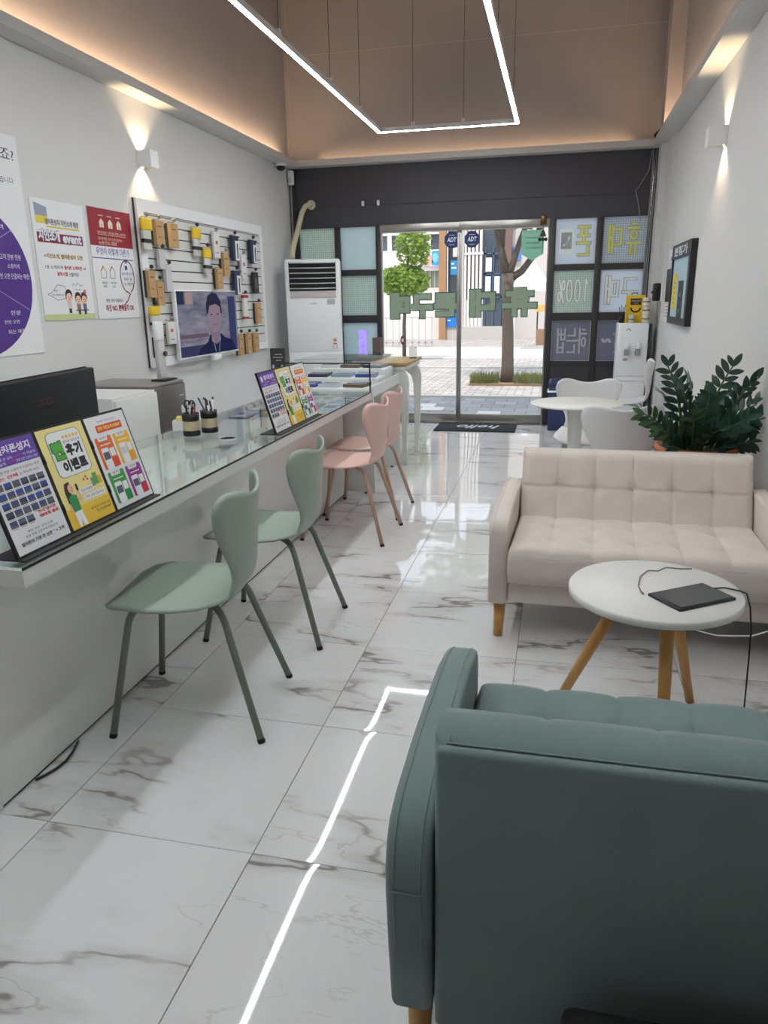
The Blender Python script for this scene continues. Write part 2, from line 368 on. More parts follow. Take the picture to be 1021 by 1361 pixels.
M_oak = wood('oak', rgb(214, 166, 98), rgb(178, 124, 62))
M_alu = mat('white_aluminium', rgb(205, 206, 208), .4, metal=.3)
M_paper = mat('paper_white', rgb(232, 232, 234), .6)
M_grey = mat('grey_plastic', rgb(150, 150, 150), .5)
M_tile = marble()

XL, XR, YS, ZS, ZC = -2.94, .949, 8.264, 2.726, 4.35
YB = -2.6
# ------------------------------------------------------------------ room shell
def room():
    fl = BX(XL - .1, YB - .1, -.10, XR + .1, YS + .06, -.004, 'floor', M_grout); struct(fl)
    gx, gy, T = -.7046, 1.4545, .6
    def tmesh(x0, x1, y0, y1, seed):
        rnd = random.Random(seed)
        e = [0, .006, .014, .026, .045, .08, .14, .22]
        def axis(a0, a1):
            L = a1 - a0; s = [a0 + t for t in e if t < L * .45]; return s + [(a0 + a1) / 2] + [a0 + a1 - t for t in reversed(s)]
        xs, ys = axis(x0, x1), axis(y0, y1)
        ph = [rnd.uniform(0, 6.28) for _ in range(6)]; tx, ty = rnd.uniform(-1, 1) * .0006, rnd.uniform(-1, 1) * .0006
        def hz(x, y):
            d = min(x - x0, x1 - x, y - y0, y1 - y)
            h = -.00030 * math.exp(-d / .020)
            h += .00006 * (math.sin(9 * x + ph[0]) + math.sin(11 * y + ph[1]) + .6 * math.sin(17 * x + 13 * y + ph[2]))
            return h + tx * x + ty * y
        b = MB(); nx, ny = len(xs), len(ys)
        vs = [(x, y, hz(x, y)) for y in ys for x in xs]
        fs = [(j * nx + i, j * nx + i + 1, (j + 1) * nx + i + 1, (j + 1) * nx + i) for j in range(ny - 1) for i in range(nx - 1)]
        b.add(vs, fs, True)
        rim = [(i, 0) for i in range(nx)] + [(nx - 1, j) for j in range(1, ny)] + [(i, ny - 1) for i in range(nx - 2, -1, -1)] + [(0, j) for j in range(ny - 2, 0, -1)]
        top = [vs[j * nx + i] for i, j in rim]; n = len(rim)
        b.add(top + [(x, y, -.004) for x, y, z in top], [(k, (k + 1) % n, n + (k + 1) % n, n + k) for k in range(n)])
        me = b.mesh('floor_tile'); me.materials.append(M_tile); return me
    g = .0013; full = [tmesh(-.3 + g, .3 - g, -.3 + g, .3 - g, s) for s in range(6)]
    for i in range(-5, 4):
        for j in range(-8, 14):
            x0, x1, y0, y1 = gx + i * T, gx + (i + 1) * T, gy + j * T, gy + (j + 1) * T
            cx0, cx1, cy0, cy1 = max(x0, XL), min(x1, XR), max(y0, YB), min(y1, YS - .05)
            if cx1 - cx0 < .03 or cy1 - cy0 < .03: continue
            cx, cy = (x0 + x1) / 2, (y0 + y1) / 2
            if cx0 == x0 and cx1 == x1 and cy0 == y0 and cy1 == y1:
                o = MB().obj('floor_tile', None, fl, (cx, cy, 0), full[(i * 3 + j * 5) % 6])
            else:
                o = MB().obj('floor_tile', None, fl, (cx, cy, 0), tmesh(cx0 - cx + g, cx1 - cx - g, cy0 - cy + g, cy1 - cy - g, i * 31 + j))
    # side walls: white below, rough taupe above the cove
    struct(BX(XL - .1, YB, 0, XL, YS + .1, ZS + .02, 'wall_left', M_wall))
    struct(BX(XR, YB, 0, XR + .1, YS + .1, ZS + .02, 'wall_right', M_wall))
    struct(BX(XL - .1, YB - .1, 0, XR + .1, YB, ZC, 'wall_rear', M_wall))
    struct(BX(XL - .2, YB - .1, ZC, XR + .2, YS + .1, ZC + .25, 'ceiling', M_upper))
    def upper(name, quad, cuts_a, cuts_z, fn):
        base = MB(); a0, a1 = quad
        base.prism([(a0, ZS + .02), (a1, ZS + .02), (a1, ZC), (a0, ZC)], fn, .003, .10); w = base.obj(name, M_seam); struct(w)
        zz = [ZS + .02] + cuts_z + [ZC]
        for r in range(len(zz) - 1):
            aa = [a0] + (cuts_a[r] if cuts_a and isinstance(cuts_a[0], list) else cuts_a) + [a1]
            for k in range(len(aa) - 1):
                p = MB(); p.prism([(aa[k] + .0035, zz[r] + .0045), (aa[k + 1] - .0035, zz[r] + .0045), (aa[k + 1] - .0035, zz[r + 1] - .0045), (aa[k] + .0035, zz[r + 1] - .0045)], fn, 0, .003)
                p.obj('wall_panel', M_upper, w)
    upper('wall_left_upper', (YB, YS), [2.2], [], lambda a, b, d: (XL - d, a, b))
    upper('wall_right_upper', (YB, YS), [2.2], [], lambda a, b, d: (XR + d, a, b))
    upper('wall_back_upper', (XL - .1, XR + .1), [[-2.9], [-2.9, .48]], [3.80], lambda a, b, d: (a, YS + d, b))
    BX(.82, 7.62, ZS + .06, XR, 7.86, ZC, 'pilaster', M_upper, bpy.data.objects['wall_right_upper'])
    # soffit ledge with cove lip, three sides
    t = struct(BX(XL, YB, ZS, XL + .14, YS, ZS + .02, 'trim_1', M_soffit)); BX(XL + .125, YB, ZS + .02, XL + .14, YS - .125, ZS + .06, 'cove_lip', M_soffit, t)
    t = struct(BX(XR - .145, YB, ZS, XR, YS, ZS + .02, 'trim_2', M_soffit)); BX(XR - .145, YB, ZS + .02, XR - .13, YS - .125, ZS + .065, 'cove_lip', M_soffit, t)
    t = struct(BX(XL + .14, YS - .14, ZS, XR - .145, YS, ZS + .02, 'trim_3', M_soffit)); BX(XL + .14, YS - .14, ZS + .02, XR - .145, YS - .125, ZS + .06, 'cove_lip', M_soffit, t)
    struct(BX(XR - .085, 8.02, 0, XR, YS, ZS, 'trim_4', M_wall))
    struct(BX(XR - .03, 7.55, 0, XR, 8.02, ZS, 'trim_5', M_wall))
    # outer building mass above the shop front
    struct(BX(XL - 3, YS + .03, 2.72, XR + 3, YS + .35, 4.75, 'wall_back_outer', mat('outer_wall', rgb(150, 148, 145), .8)))
room()

def coves():
    E_ = emis('cove_led_glow', (1.0, .66, .40), COVE_STRENGTH)
    for lab, q in (('warm LED strip hidden along the left cove ledge', (XL + .05, 0.2, XL + .075, YS - .30)),
                   ('warm LED strip hidden along the right cove ledge', (XR - .08, 0.2, XR - .055, YS - .26))):
        o = BX(q[0], q[1], ZS + .0205, q[2], q[3], ZS + .028, 'led_strip', E_); tag(o, lab, 'light strip', 'cove light strips')
    o = BX(XL + .35, YS - .075, ZS + .0205, XR - .35, YS - .05, ZS + .026, 'led_strip', emis('cove_led_glow_dim', (1.0, .66, .40), COVE_STRENGTH * .28)); tag(o, 'warm LED strip hidden along the cove ledge over the entrance', 'light strip', 'cove light strips')
coves()

# ------------------------------------------------------------------ shop front
M_blue = frosted('frosted_blue', rgb(212, 226, 228))
M_bluedot = frosted('frosted_green_lattice', rgb(220, 231, 224), rgb(184, 198, 190), 62)
M_pale = frosted('frosted_pale_blue', rgb(224, 230, 238))
M_paledot = frosted('frosted_grey_lattice', rgb(216, 222, 228), rgb(172, 181, 187), 62)
M_greendot = frosted('frosted_sage_lattice', rgb(218, 230, 222), rgb(184, 199, 190), 62)
M_violet = frosted('frosted_violet', rgb(150, 152, 166))
M_letter_y = mat('letter_yellow', rgb(222, 222, 130), .5)
M_letter_o = mat('letter_outline_grey', rgb(158, 168, 160), .6)
M_letter_w = mat('letter_pale', rgb(240, 244, 240), .5)
M_letter_g = mat('letter_grey', rgb(190, 190, 194), .5)
def storefront():
    y0, y1 = YS, YS + .06
    hd = sroot('wall_back'); 
    BX(XL, y0, 2.332, XR, y1, ZS, 'header_board', M_darkpanel, hd); BX(XL, y0, 2.1255, XR, y1, 2.328, 'header_board', M_darkpanel, hd)
    def win(name, xs, rows, lower, panes):
        w = sroot(name)
        for i in range(len(xs)):
            BX(xs[i][0], y0, 0, xs[i][1], y1, 2.1255, 'mullion', M_dark, w, .003)
        for i in range(len(xs) - 1):
            a, b = xs[i][1], xs[i + 1][0]
            BX(a, y0 + .004, rows[0][1], b, y1, 2.1255, 'transom', M_dark, w)
            for r in range(len(rows)):
                zb = rows[r + 1][1] if r + 1 < len(rows) else rows[r][0] - .06
                BX(a, y0 + .004, zb, b, y1, rows[r][0], 'transom', M_dark, w)
                panes(w, i, r, a, b, rows[r][0], rows[r][1])
            BX(a, y0 + .012, 0, b, y1, rows[-1][0] - .06, 'lower_panel', M_darkpanel, w)
        return w
    rows = [(1.675, 2.118), (1.19, 1.612), (.69, 1.11)]
    def lp(w, i, r, a, b, z0, z1):
        m = [[M_bluedot, M_blue, M_bluedot], [M_blue, M_bluedot, M_blue]][i][r]
        BX(a, y0 + .022, z0, b, y0 + .034, z1, 'pane', m, w)
        for q in ((a, z0, a + .007, z1), (b - .007, z0, b, z1), (a, z0, b, z0 + .006), (a, z1 - .006, b, z1)):
            BX(q[0], y0 + .015, q[1], q[2], y0 + .0219, q[3], 'glazing_bead', M_alu, w)
    win('window_1', [(XL, -2.85), (-2.449, -2.382), (-1.984, -1.93)], rows, .6, lp)
    def rp(w, i, r, a, b, z0, z1):
        m = [[M_pale, M_greendot, M_violet], [M_paledot, M_pale, M_violet]][i][r]
        p = BX(a, y0 + .022, z0, b, y0 + .034, z1, 'pane', m, w)
        for q in ((a, z0, a + .006, z1), (b - .006, z0, b, z1), (a, z0, b, z0 + .005), (a, z1 - .005, b, z1)):
            BX(q[0], y0 + .015, q[1], q[2], y0 + .0219, q[3], 'glazing_bead', M_alu, w)
        # lettering sits on the pane and reads from the street, so it is mirrored from inside
        f = Fr(p, (b, y0 + .0215, z0), (-1, 0, 0), (0, 0, 1), mirror=True); W, H = b - a, z1 - z0
        def tx(s, a0, b0, a1, b1, m):
            cw = (a1 - a0) * W / len(s)
            for k, c in enumerate(s):
                q = (a0 * W + k * cw + cw * .06, b0 * H, a0 * W + (k + 1) * cw - cw * .06, b1 * H); w_ = .024 if len(s) == 1 else .017
                if r < 2: strokes(f, c, *q, w_ + .012, M_letter_o, 1, 'letter_outline')
                strokes(f, c, *q, w_, m, 4, 'window_letter')
        if (i, r) == (1, 0): tx('휴', .10, .18, .48, .86, M_letter_y); tx('대', .53, .22, .90, .82, M_letter_y)
        if (i, r) == (0, 0):
            tx('폰', .12, .16, .48, .86, M_letter_y)
            f.rrect(.56 * W, .24 * H, .90 * W, .78 * H, .02, M_letter_w, 2, 'phone_icon'); f.rect(.60 * W, .34 * H, .86 * W, .70 * H, mat('icon_grey', rgb(150, 160, 160), .6), 3, 'phone_icon')
            f.line([(.66 * W, .60 * H), (.68 * W, .50 * H), (.74 * W, .44 * H), (.80 * W, .42 * H)], .022, M_letter_w, 4, 'handset_icon')
        if (i, r) == (1, 1): tx('구', .10, .2, .48, .84, M_letter_w); tx('매', .53, .2, .90, .84, M_letter_w)
        if (i, r) == (0, 1): tx('100%', .08, .24, .90, .80, M_letter_w)
        if (i, r) == (1, 2): tx('잘', .30, .2, .62, .84, M_letter_g); tx('~', .66, .4, .88, .6, M_letter_g)
        if (i, r) == (0, 2): tx('하는법', .08, .18, .88, .82, M_letter_g)
    win('window_2', [(-.142, -.078), (.325, .392), (.812, XR - .085)], rows, .6, rp)
    # glazed door: head rail, two fixed and sliding leaves
    d = sroot('door_1')
    xl, xr, xm = -1.93, -.142, -1.068
    BX(xl, y0 - .03, 2.045, xm - .001, y1, 2.1255, 'head_rail', M_steel, d, .004); BX(xm + .001, y0 - .03, 2.045, xr, y1, 2.1255, 'head_rail', M_steel, d, .004)
    for a, b in ((xl, xm - .012), (xm + .012, xr)):
        BX(a, y0 + .008, 0.006, b, y0 + .048, .105, 'bottom_rail', M_steel, d, .004)
        BX(a, y0 + .022, .105, b, y0 + .034, 2.045, 'door_glass', M_glass, d)
    for s in (-1, 1):
        x = xm + s * .013
        BX(x - .012, y0 + .004, .0, x + .012, y0 + .052, 2.045, 'stile', M_steel, d, .003)
    BX(xl, y0 + .002, 0, xl + .014, y0 + .054, 2.045, 'stile', M_steel, d); BX(xr - .014, y0 + .002, 0, xr, y0 + .054, 2.045, 'stile', M_steel, d)
    BX(xl, y0 - .04, -.003, xr, y1, .006, 'threshold', M_steel, d)
    # big mirrored sticker lettering across the glass (reads from the street)
    g1 = frosted('sticker_sage', rgb(206, 224, 200), None, 60, .5); g2 = frosted('sticker_edge', rgb(92, 120, 106), None, 60, .35)
    def big(ch, x0, x1, z0, z1, par):
        f = Fr(par, (0, y0 + .0215, 0), (-1, 0, 0), (0, 0, 1), mirror=True)
        strokes(f, ch, -x1 + .03, z0 + .03, -x0 - .03, z1 - .03, .078, g2, 1, 'sticker_edge'); strokes(f, ch, -x1 + .03, z0 + .03, -x0 - .03, z1 - .03, .056, g1, 5, 'sticker_letter')
    dl, dr = [o for o in d.children if o.name.startswith('door_glass')]
    big('매', -1.85, -1.60, 1.14, 1.43, dl); big('구', -1.60, -1.35, 1.14, 1.43, dl)
    big('폰', -1.35, -1.09, 1.15, 1.43, dl)
    big('대', -.975, -.66, 1.15, 1.45, dr); big('휴', -.62, -.23, 1.15, 1.46, dr)
    # security stickers
    navy = mat('sticker_navy', rgb(28, 48, 108), .4); wh = ink(235, 238, 245)
    for x, par in ((-1.155, dl), (-.940, dr)):
        f = Fr(par, (x, y0 + .0212, 1.952), (1, 0, 0), (0, 0, 1))
        oct_ = [(.085 * math.cos(PI / 8 + k * PI / 4), .088 * math.sin(PI / 8 + k * PI / 4)) for k in range(8)]
        f.poly(oct_, navy, 1, 'security_sticker'); f.text('ADT', -.05, -.02, .05, .026, wh, 2, .02, shear=.2)
        f.rect(-.03, .046, .03, .05, wh, 2); f.rect(-.03, -.052, .03, -.048, wh, 2)
    f = Fr(dr, (-.31, y0 + .0212, 1.72), (1, 0, 0), (0, 0, 1))
    gr = frosted('shield_green', rgb(132, 184, 158), None, 60, .5); f.poly([(-.115, .07), (0, 0), (.115, .07), (.115, .30), (-.115, .30)], gr, 1, 'shield_sticker')
    for k in range(3): f.rect(-.07, .12 + k * .05, .07, .135 + k * .05, mat('shield_pale', rgb(120, 164, 142), .6), 2)
    f = Fr(dl, (-1.70, y0 + .0212, .915), (1, 0, 0), (0, 0, 1)); f.ell(0, 0, .025, .05, ink(120, 40, 50), 1, 'oval_sticker'); f.rect(-.012, -.02, .012, .02, wh, 2)
storefront()

# ------------------------------------------------------------------ outside
def foliage(name, c, rad, n, leaf, m, parent, seed=1, kind=True):
    rnd = random.Random(seed); b = MB()
    for _ in range(n):
        while True:
            p = V((rnd.uniform(-1, 1), rnd.uniform(-1, 1), rnd.uniform(-1, 1)))
            if p.length < 1: break
        if p.length < .35: p *= 1.5
        q = V((c[0] + p.x * rad[0], c[1] + p.y * rad[1], c[2] + p.z * rad[2]))
        a = V((rnd.gauss(0, 1), rnd.gauss(0, 1), rnd.gauss(0, .5))).normalized(); bb = a.cross(V((rnd.gauss(0, 1), rnd.gauss(0, 1), rnd.gauss(0, 1)))).normalized()
        L = leaf * rnd.uniform(.6, 1.3)
        b.add([q - a * L, q + bb * L * .4, q + a * L, q - bb * L * .4], [(0, 1, 2, 3)])
    o = b.obj(name, m, parent)
    if kind: o['kind'] = 'stuff'
    return o
def leafmat(name, c):
    m = bpy.data.materials.new(name); m.use_nodes = True; nt = m.node_tree; nt.nodes.clear()
    d = nt.nodes.new('ShaderNodeBsdfDiffuse'); t = nt.nodes.new('ShaderNodeBsdfTranslucent'); mx = nt.nodes.new('ShaderNodeMixShader'); mx.inputs[0].default_value = .45
    n = nt.nodes.new('ShaderNodeTexNoise'); n.inputs['Scale'].default_value = 4; tc = nt.nodes.new('ShaderNodeTexCoord'); nt.links.new(tc.outputs['Object'], n.inputs['Vector'])
    cm = nt.nodes.new('ShaderNodeMix'); cm.data_type = 'RGBA'; cm.inputs[6].default_value = (*[x * .6 for x in c], 1); cm.inputs[7].default_value = (*[min(1, x * 1.35) for x in c], 1); nt.links.new(n.outputs['Fac'], cm.inputs[0])
    nt.links.new(cm.outputs[2], d.inputs[0]); nt.links.new(cm.outputs[2], t.inputs[0])
    o = nt.nodes.new('ShaderNodeOutputMaterial'); nt.links.new(d.outputs[0], mx.inputs[1]); nt.links.new(t.outputs[0], mx.inputs[2]); nt.links.new(mx.outputs[0], o.inputs[0]); return m
def outside():
    pv = struct(BX(-30, YS + .062, -.3, 30, 70, -.02, 'pavement', brick_mat('street_bricks', rgb(184, 174, 170), rgb(150, 143, 141), rgb(112, 107, 105), .24, .12, .012)))
    pt = [mat('paving_grey', rgb(150, 148, 150), .8, var=.08), mat('paving_mid', rgb(136, 134, 138), .8, var=.08), mat('paving_pale', rgb(205, 204, 200), .8)]
    rnd = random.Random(3); tm = []
    for m in pt:
        b = MB(); b.box(-.146, -.146, -.02, .146, .146, -.008); me = b.mesh('paving_slab'); me.materials.append(m); tm.append(me)
    for j in range(7):
        for i in range(16):
            k = 2 if rnd.random() < .07 else rnd.choice((0, 0, 1))
            MB().obj('paving_slab', None, pv, (-3.2 + i * .30 + (j % 2) * .15, 8.52 + j * .30, 0), tm[k])
    kb = BX(-12, 10.62, -.02, 12, 10.72, .004, 'kerb_strip', mat('kerb', rgb(196, 192, 186), .8), pv)
    BX(-30, 15.2, -.02, 30, 15.35, .0, 'kerb_strip', mat('kerb_line', rgb(172, 165, 160), .8), pv)
    BX(-30, 17.6, -.02, 30, 21.5, -.004, 'road_lane', mat('pale_road', rgb(198, 190, 184), .85, var=.05, vscale=.6), pv)
    # street tree in its planting bed
    bark = mat('bark', rgb(92, 80, 72), .9, bump=.6, bscale=40, var=.25, vscale=9)
    t = thing('street_tree', 'forked street tree with grey-brown trunk right outside the glass door', 'tree', (-.80, 12.48, 0))
    tr = MB(); tr.tube([(0, 0, -.05), (.0, 0, .25), (-.01, 0, .8), (-.03, 0, 1.3), (-.04, 0, 1.72)], [.125, .10, .092, .088, .10], 12); tr.obj('trunk', bark, t)
    for pth, r in (([(-.05, 0, 1.66), (-.13, 0, 2.0), (-.24, .05, 2.4), (-.45, .1, 2.75), (-.6, .1, 3.3)], [.075, .06, .05, .045, .03]),
                   ([(-.03, 0, 1.66), (.05, -.02, 1.9), (.14, -.05, 2.2), (.3, -.1, 2.6), (.4, -.1, 3.3)], [.06, .05, .042, .038, .02]),
                   ([(-.02, .02, 1.62), (.18, .05, 1.75), (.33, .08, 1.95), (.40, .1, 2.3), (.62, .1, 2.8), (.7, .1, 3.3)], [.06, .055, .05, .045, .04, .02]),
                   ([(-.14, 0, 2.02), (-.12, 0, 2.5), (-.05, 0, 3.1)], [.04, .035, .02]), ([(-.26, .05, 2.42), (-.6, .1, 2.6), (-.8, .1, 2.7)], [.03, .02, .01])):
        b = MB(); b.tube(pth, r, 8); b.obj('branch', bark, t)
    foliage('crown', (0, .3, 3.7), (1.6, 1.4, .95), 2600, .09, leafmat('leaf_bright', rgb(136, 152, 78)), t, 5)
    foliage('crown', (.15, .2, 2.55), (.55, .3, .18), 170, .06, bpy.data.materials['leaf_bright'], t, 6)
    bed = thing('planting_bed', 'low grassy planting bed around the street tree', 'planting bed', (-.78, 12.45, -.02))
    BX(-.62, -.34, 0, .62, .34, .028, 'soil', mat('soil', rgb(128, 104, 80), .95, var=.2, vscale=12), bed)
    rnd = random.Random(9); b = MB()
    for _ in range(900):
        x = rnd.choice((rnd.uniform(-.6, -.15), rnd.uniform(.1, .62))); y = rnd.uniform(-.33, .33); h = rnd.uniform(.06, .17); dx, dy = rnd.gauss(0, .05), rnd.gauss(0, .05)
        b.add([(x - .008, y, .04), (x + .008, y, .04), (x + dx, y + dy, .05 + h)], [(0, 1, 2)])
    o = b.obj('grass', leafmat('grass_leaf', rgb(112, 116, 74)), bed); o['kind'] = 'stuff'
    # leafy young tree left
    t = thing('street_tree', 'young bright green leafy tree left of the door view', 'tree', (-3.45, 17, -.02))
    b = MB(); b.tube([(0, 0, 0), (0, 0, .8), (.05, 0, 1.5), (.12, 0, 2.4)], [.05, .04, .035, .02], 8); b.obj('trunk', bark, t)
    lm = leafmat('leaf_lime', rgb(140, 164, 80))
    foliage('crown', (0, 0, 1.75), (.62, .5, .36), 1500, .075, lm, t, 11); foliage('crown', (.22, 0, 2.5), (.42, .35, .55), 900, .07, lm, t, 12)
    # far pavilion with wooden pillar, slatted cladding, banners
    B = thing('pavilion_building', 'white pavilion across the street with slatted cladding and orange wooden pillar', 'building', (-3.0, 26, -.02))
    wht = mat('facade_white', rgb(214, 204, 200), .7, var=.03); dk = mat('facade_glass', rgb(70, 78, 88), .15); brn = wood('pillar_wood', rgb(170, 130, 92), rgb(142, 102, 70), 2, 2)
    def bb(x0, z0, x1, z1, y0, y1, name, m): return BX(x0 + 3.0, y0, z0, x1 + 3.0, y1, z1, name, m, B)
    bb(-9, 0, -4.05, 1.72, .1, .6, 'facade_wall', wht); bb(-9, 2.28, -4.05, 2.95, .0, .6, 'fascia', wht); bb(-9, 1.72, -4.05, 2.28, .35, .6, 'window_glass', mat('facade_green', rgb(150, 160, 140), .4))
    for k in range(30): bb(-8.9 + k * .16, 1.72, -8.87 + k * .16, 2.28, .30, .34, 'window_bar', wht)
    bb(-9, 2.95, -4.05, 6, .3, .6, 'upper_glass', dk)
    for k in range(7): bb(-8.6 + k * .68, 2.95, -8.45 + k * .68, 6, .2, .3, 'upper_mullion', wht)
    bb(-9, 3.45, -4.05, 3.52, .18, .3, 'upper_mullion', wht)
    bb(-4.0, 0, -3.77, 6, -.35, -.1, 'pillar', brn)
    bb(-3.77, .5, -3.28, 6, .2, .5, 'glass_panel', dk); bb(-3.6, 2.7, -3.2, 3.0, .1, .2, 'sign_band', wht); bb(-3.36, .5, -3.24, 6, .0, .2, 'facade_post', wht)
    bb(-3.24, 1.3, -2.58, 6, .25, .5, 'cladding_backing', mat('cladding_dark', rgb(120, 110, 106), .7))
    for k in range(5): bb(-3.22 + k * .13, .4, -3.14 + k * .13, 6, .1, .25, 'cladding_slat', wht)
    bb(-3.24, 2.75, -2.58, 2.83, .08, .12, 'cladding_rail', wht)
    bb(-2.58, .4, -1.75, 6, .3, .5, 'entrance_glass', dk)
    for x in (-2.55, -2.28, -2.0, -1.78): bb(x, .4, x + .06, 3.0, .22, .3, 'entrance_frame', mat('frame_navy', rgb(70, 82, 108), .4))
    for z in (1.35, 2.1, 2.75): bb(-2.55, z, -1.75, z + .06, .22, .3, 'entrance_frame', MATS['frame_navy'])
    bb(-2.5, 1.5, -2.32, 2.05, .18, .2, 'poster', ink(205, 216, 214)); bb(-2.2, 1.5, -2.02, 2.05, .18, .2, 'poster', ink(205, 216, 214)); bb(-2.5, 2.2, -2.3, 2.65, .18, .2, 'poster', ink(224, 214, 210))
    bb(-3.77, 0, -1.7, .42, -.2, .3, 'plinth', mat('plinth_stone', rgb(178, 170, 164), .8)); bb(-1.75, 0, 0.2, 6, .4, .6, 'facade_wall', mat('facade_grey', rgb(190, 180, 176), .7))
    bb(-1.9, 0, -1.65, 6, .1, .4, 'facade_post', mat('post_brown', rgb(112, 88, 78), .7))
    bl = ink(40, 128, 178)
    s = bb(-3.66, 2.12, -3.36, 2.58, -.05, .0, 'blue_sign', bl); f = Fr(s, (-.66, -.052, 2.12), (1, 0, 0), (0, 0, 1)); f.rect(.04, .33, .12, .38, ink(220, 235, 240)); f.rect(.04, .2, .2, .25, ink(220, 235, 240))
    s = bb(-3.76, .42, -3.42, .88, -.25, -.2, 'blue_sign', ink(28, 110, 190)); f = Fr(s, (-.76, -.252, .42), (1, 0, 0), (0, 0, 1)); f.rect(.05, .34, .25, .38, ink(220, 235, 240)); f.rect(.05, .2, .15, .24, ink(220, 235, 240))
    bn = bb(-4.62, 2.42, -4.05, 2.92, -.06, 0, 'banner', ink(236, 232, 236)); f = Fr(bn, (-1.62, -.062, 2.42), (1, 0, 0), (0, 0, 1), .004)
    f.ell(.17, .2, .22, .2, ink(226, 160, 150), 1); f.ell(.08, .12, .1, .1, ink(226, 120, 150), 2); f.rect(.33, .02, .57, .48, ink(60, 150, 214), 1); f.ell(.45, .27, .11, .15, ink(120, 190, 232), 2)
    bb(-1.62, 2.55, -1.36, 2.95, .3, .4, 'blue_flag', ink(70, 120, 200))
    # railing at the kerb
    R_ = thing('street_railing', 'thin pale street railing in front of the white pavilion', 'railing', (-6, 22, -.02)); rm = mat('rail_grey', rgb(176, 168, 164), .5)
    BX(0, 0, .82, 2.4, .03, .86, 'rail', rm, R_); BX(0, 0, .10, 2.4, .03, .14, 'rail', rm, R_)
    for k in range(13): BX(k * .196, 0, 0, k * .196 + .025, .03, .84, 'baluster', rm, R_)
    # tent and things to the right
    T_ = thing('market_tent', 'white peaked market tent at the right of the door view', 'tent', (-.70, 20.5, -.02)); tw = mat('tent_cloth', rgb(226, 228, 240), .8)
    b = MB(); b.add([(-.55, -.6, 1.55), (.55, -.6, 1.5), (.55, .6, 1.5), (-.55, .6, 1.55), (-.12, 0, 2.42)], [(0, 1, 4), (1, 2, 4), (2, 3, 4), (3, 0, 4), (0, 3, 2, 1)]); b.obj('canopy', tw, T_)
    for x, y in ((-.52, -.55), (.40, -.55), (-.52, .55), (.52, .55)):
        b = MB(); b.cyl((x, y, 0), (x, y, 1.55), .03, .03, 8); b.obj('pole', M_paper, T_)
    bk = thing('street_tree', 'hazy yellow-green tree behind the white market tent', 'tree', (-.4, 29, -.02)); b = MB(); b.tube([(0, 0, 0), (0, 0, 3)], [.15, .1], 8); b.obj('trunk', bark, bk)
    foliage('crown', (.1, 0, 3.6), (1.2, .8, 1.5), 1600, .13, leafmat('leaf_hazy', rgb(186, 190, 96)), bk, 21)
    st = thing('street_stall', 'small brown street stall beneath the white market tent', 'stall', (-.55, 22.5, -.02))
    BX(-.1, 0, 0, .3, .4, .45, 'counter_box', mat('stall_brown', rgb(140, 108, 86), .8), st); BX(-.15, -.05, .95, .35, .45, 1.15, 'awning', mat('stall_orange', rgb(206, 160, 96), .8), st); BX(-.10, .1, .45, -.06, .14, .95, 'post', M_dark, st); BX(.24, .1, .45, .28, .14, .95, 'post', M_dark, st)
    bg = tag(BX(-22, 34, -.02, 16, 34.5, 8, 'far_facade', mat('far_facade_mat', rgb(200, 196, 194), .8, var=.1, vscale=.7)), 'pale building facade far behind the pavilion', 'building')
outside()

# ------------------------------------------------------------------ pendant light
def pendant():
    t = thing('led_pendant', 'white rectangular linear LED pendant hung on thin wires from the ceiling', 'pendant light', (-1.045, 4.6, 2.8))
    glow = emis('led_glow', (.91, .965, 1.0), LED_STRENGTH)
    X, Y0, Y1, w = .613, -3.9, 2.53, .0175
    sides = [(-X - w, Y0 - w, -X + w, Y1 + w), (X - w, Y0 - w, X + w, Y1 + w), (-X + w, Y1 - w, X - w, Y1 + w), (-X + w, Y0 - w, X - w, Y0 + w)]
    for x0, y0, x1, y1 in sides:
        c = BX(x0, y0, .0, x1, y1, .036, 'aluminium_channel', M_alu, t)
        i = .0035
        BX(x0 + i, y0 + i, -.0025, x1 - i, y1 - i, -.0002, 'diffuser', glow, c)
    pts = [(-X, y) for y in (-3.6, -2.5, -1.3, 0.0, 1.02, 1.85)] + [(X, y) for y in (-3.6, -2.4, -1.0, .4, 1.9)] + [(x, Y1) for x in (-.305, .143)]
    for x, y in pts:
        b = MB(); b.box(x - .014, y - .014, .036, x + .014, y + .014, .066); b.obj('clip', M_alu, t)
        b = MB(); b.cyl((x, y, .066), (x, y, ZC - 2.8), .0022, .0022, 6); b.obj('suspension_wire', M_dark, t)
pendant()

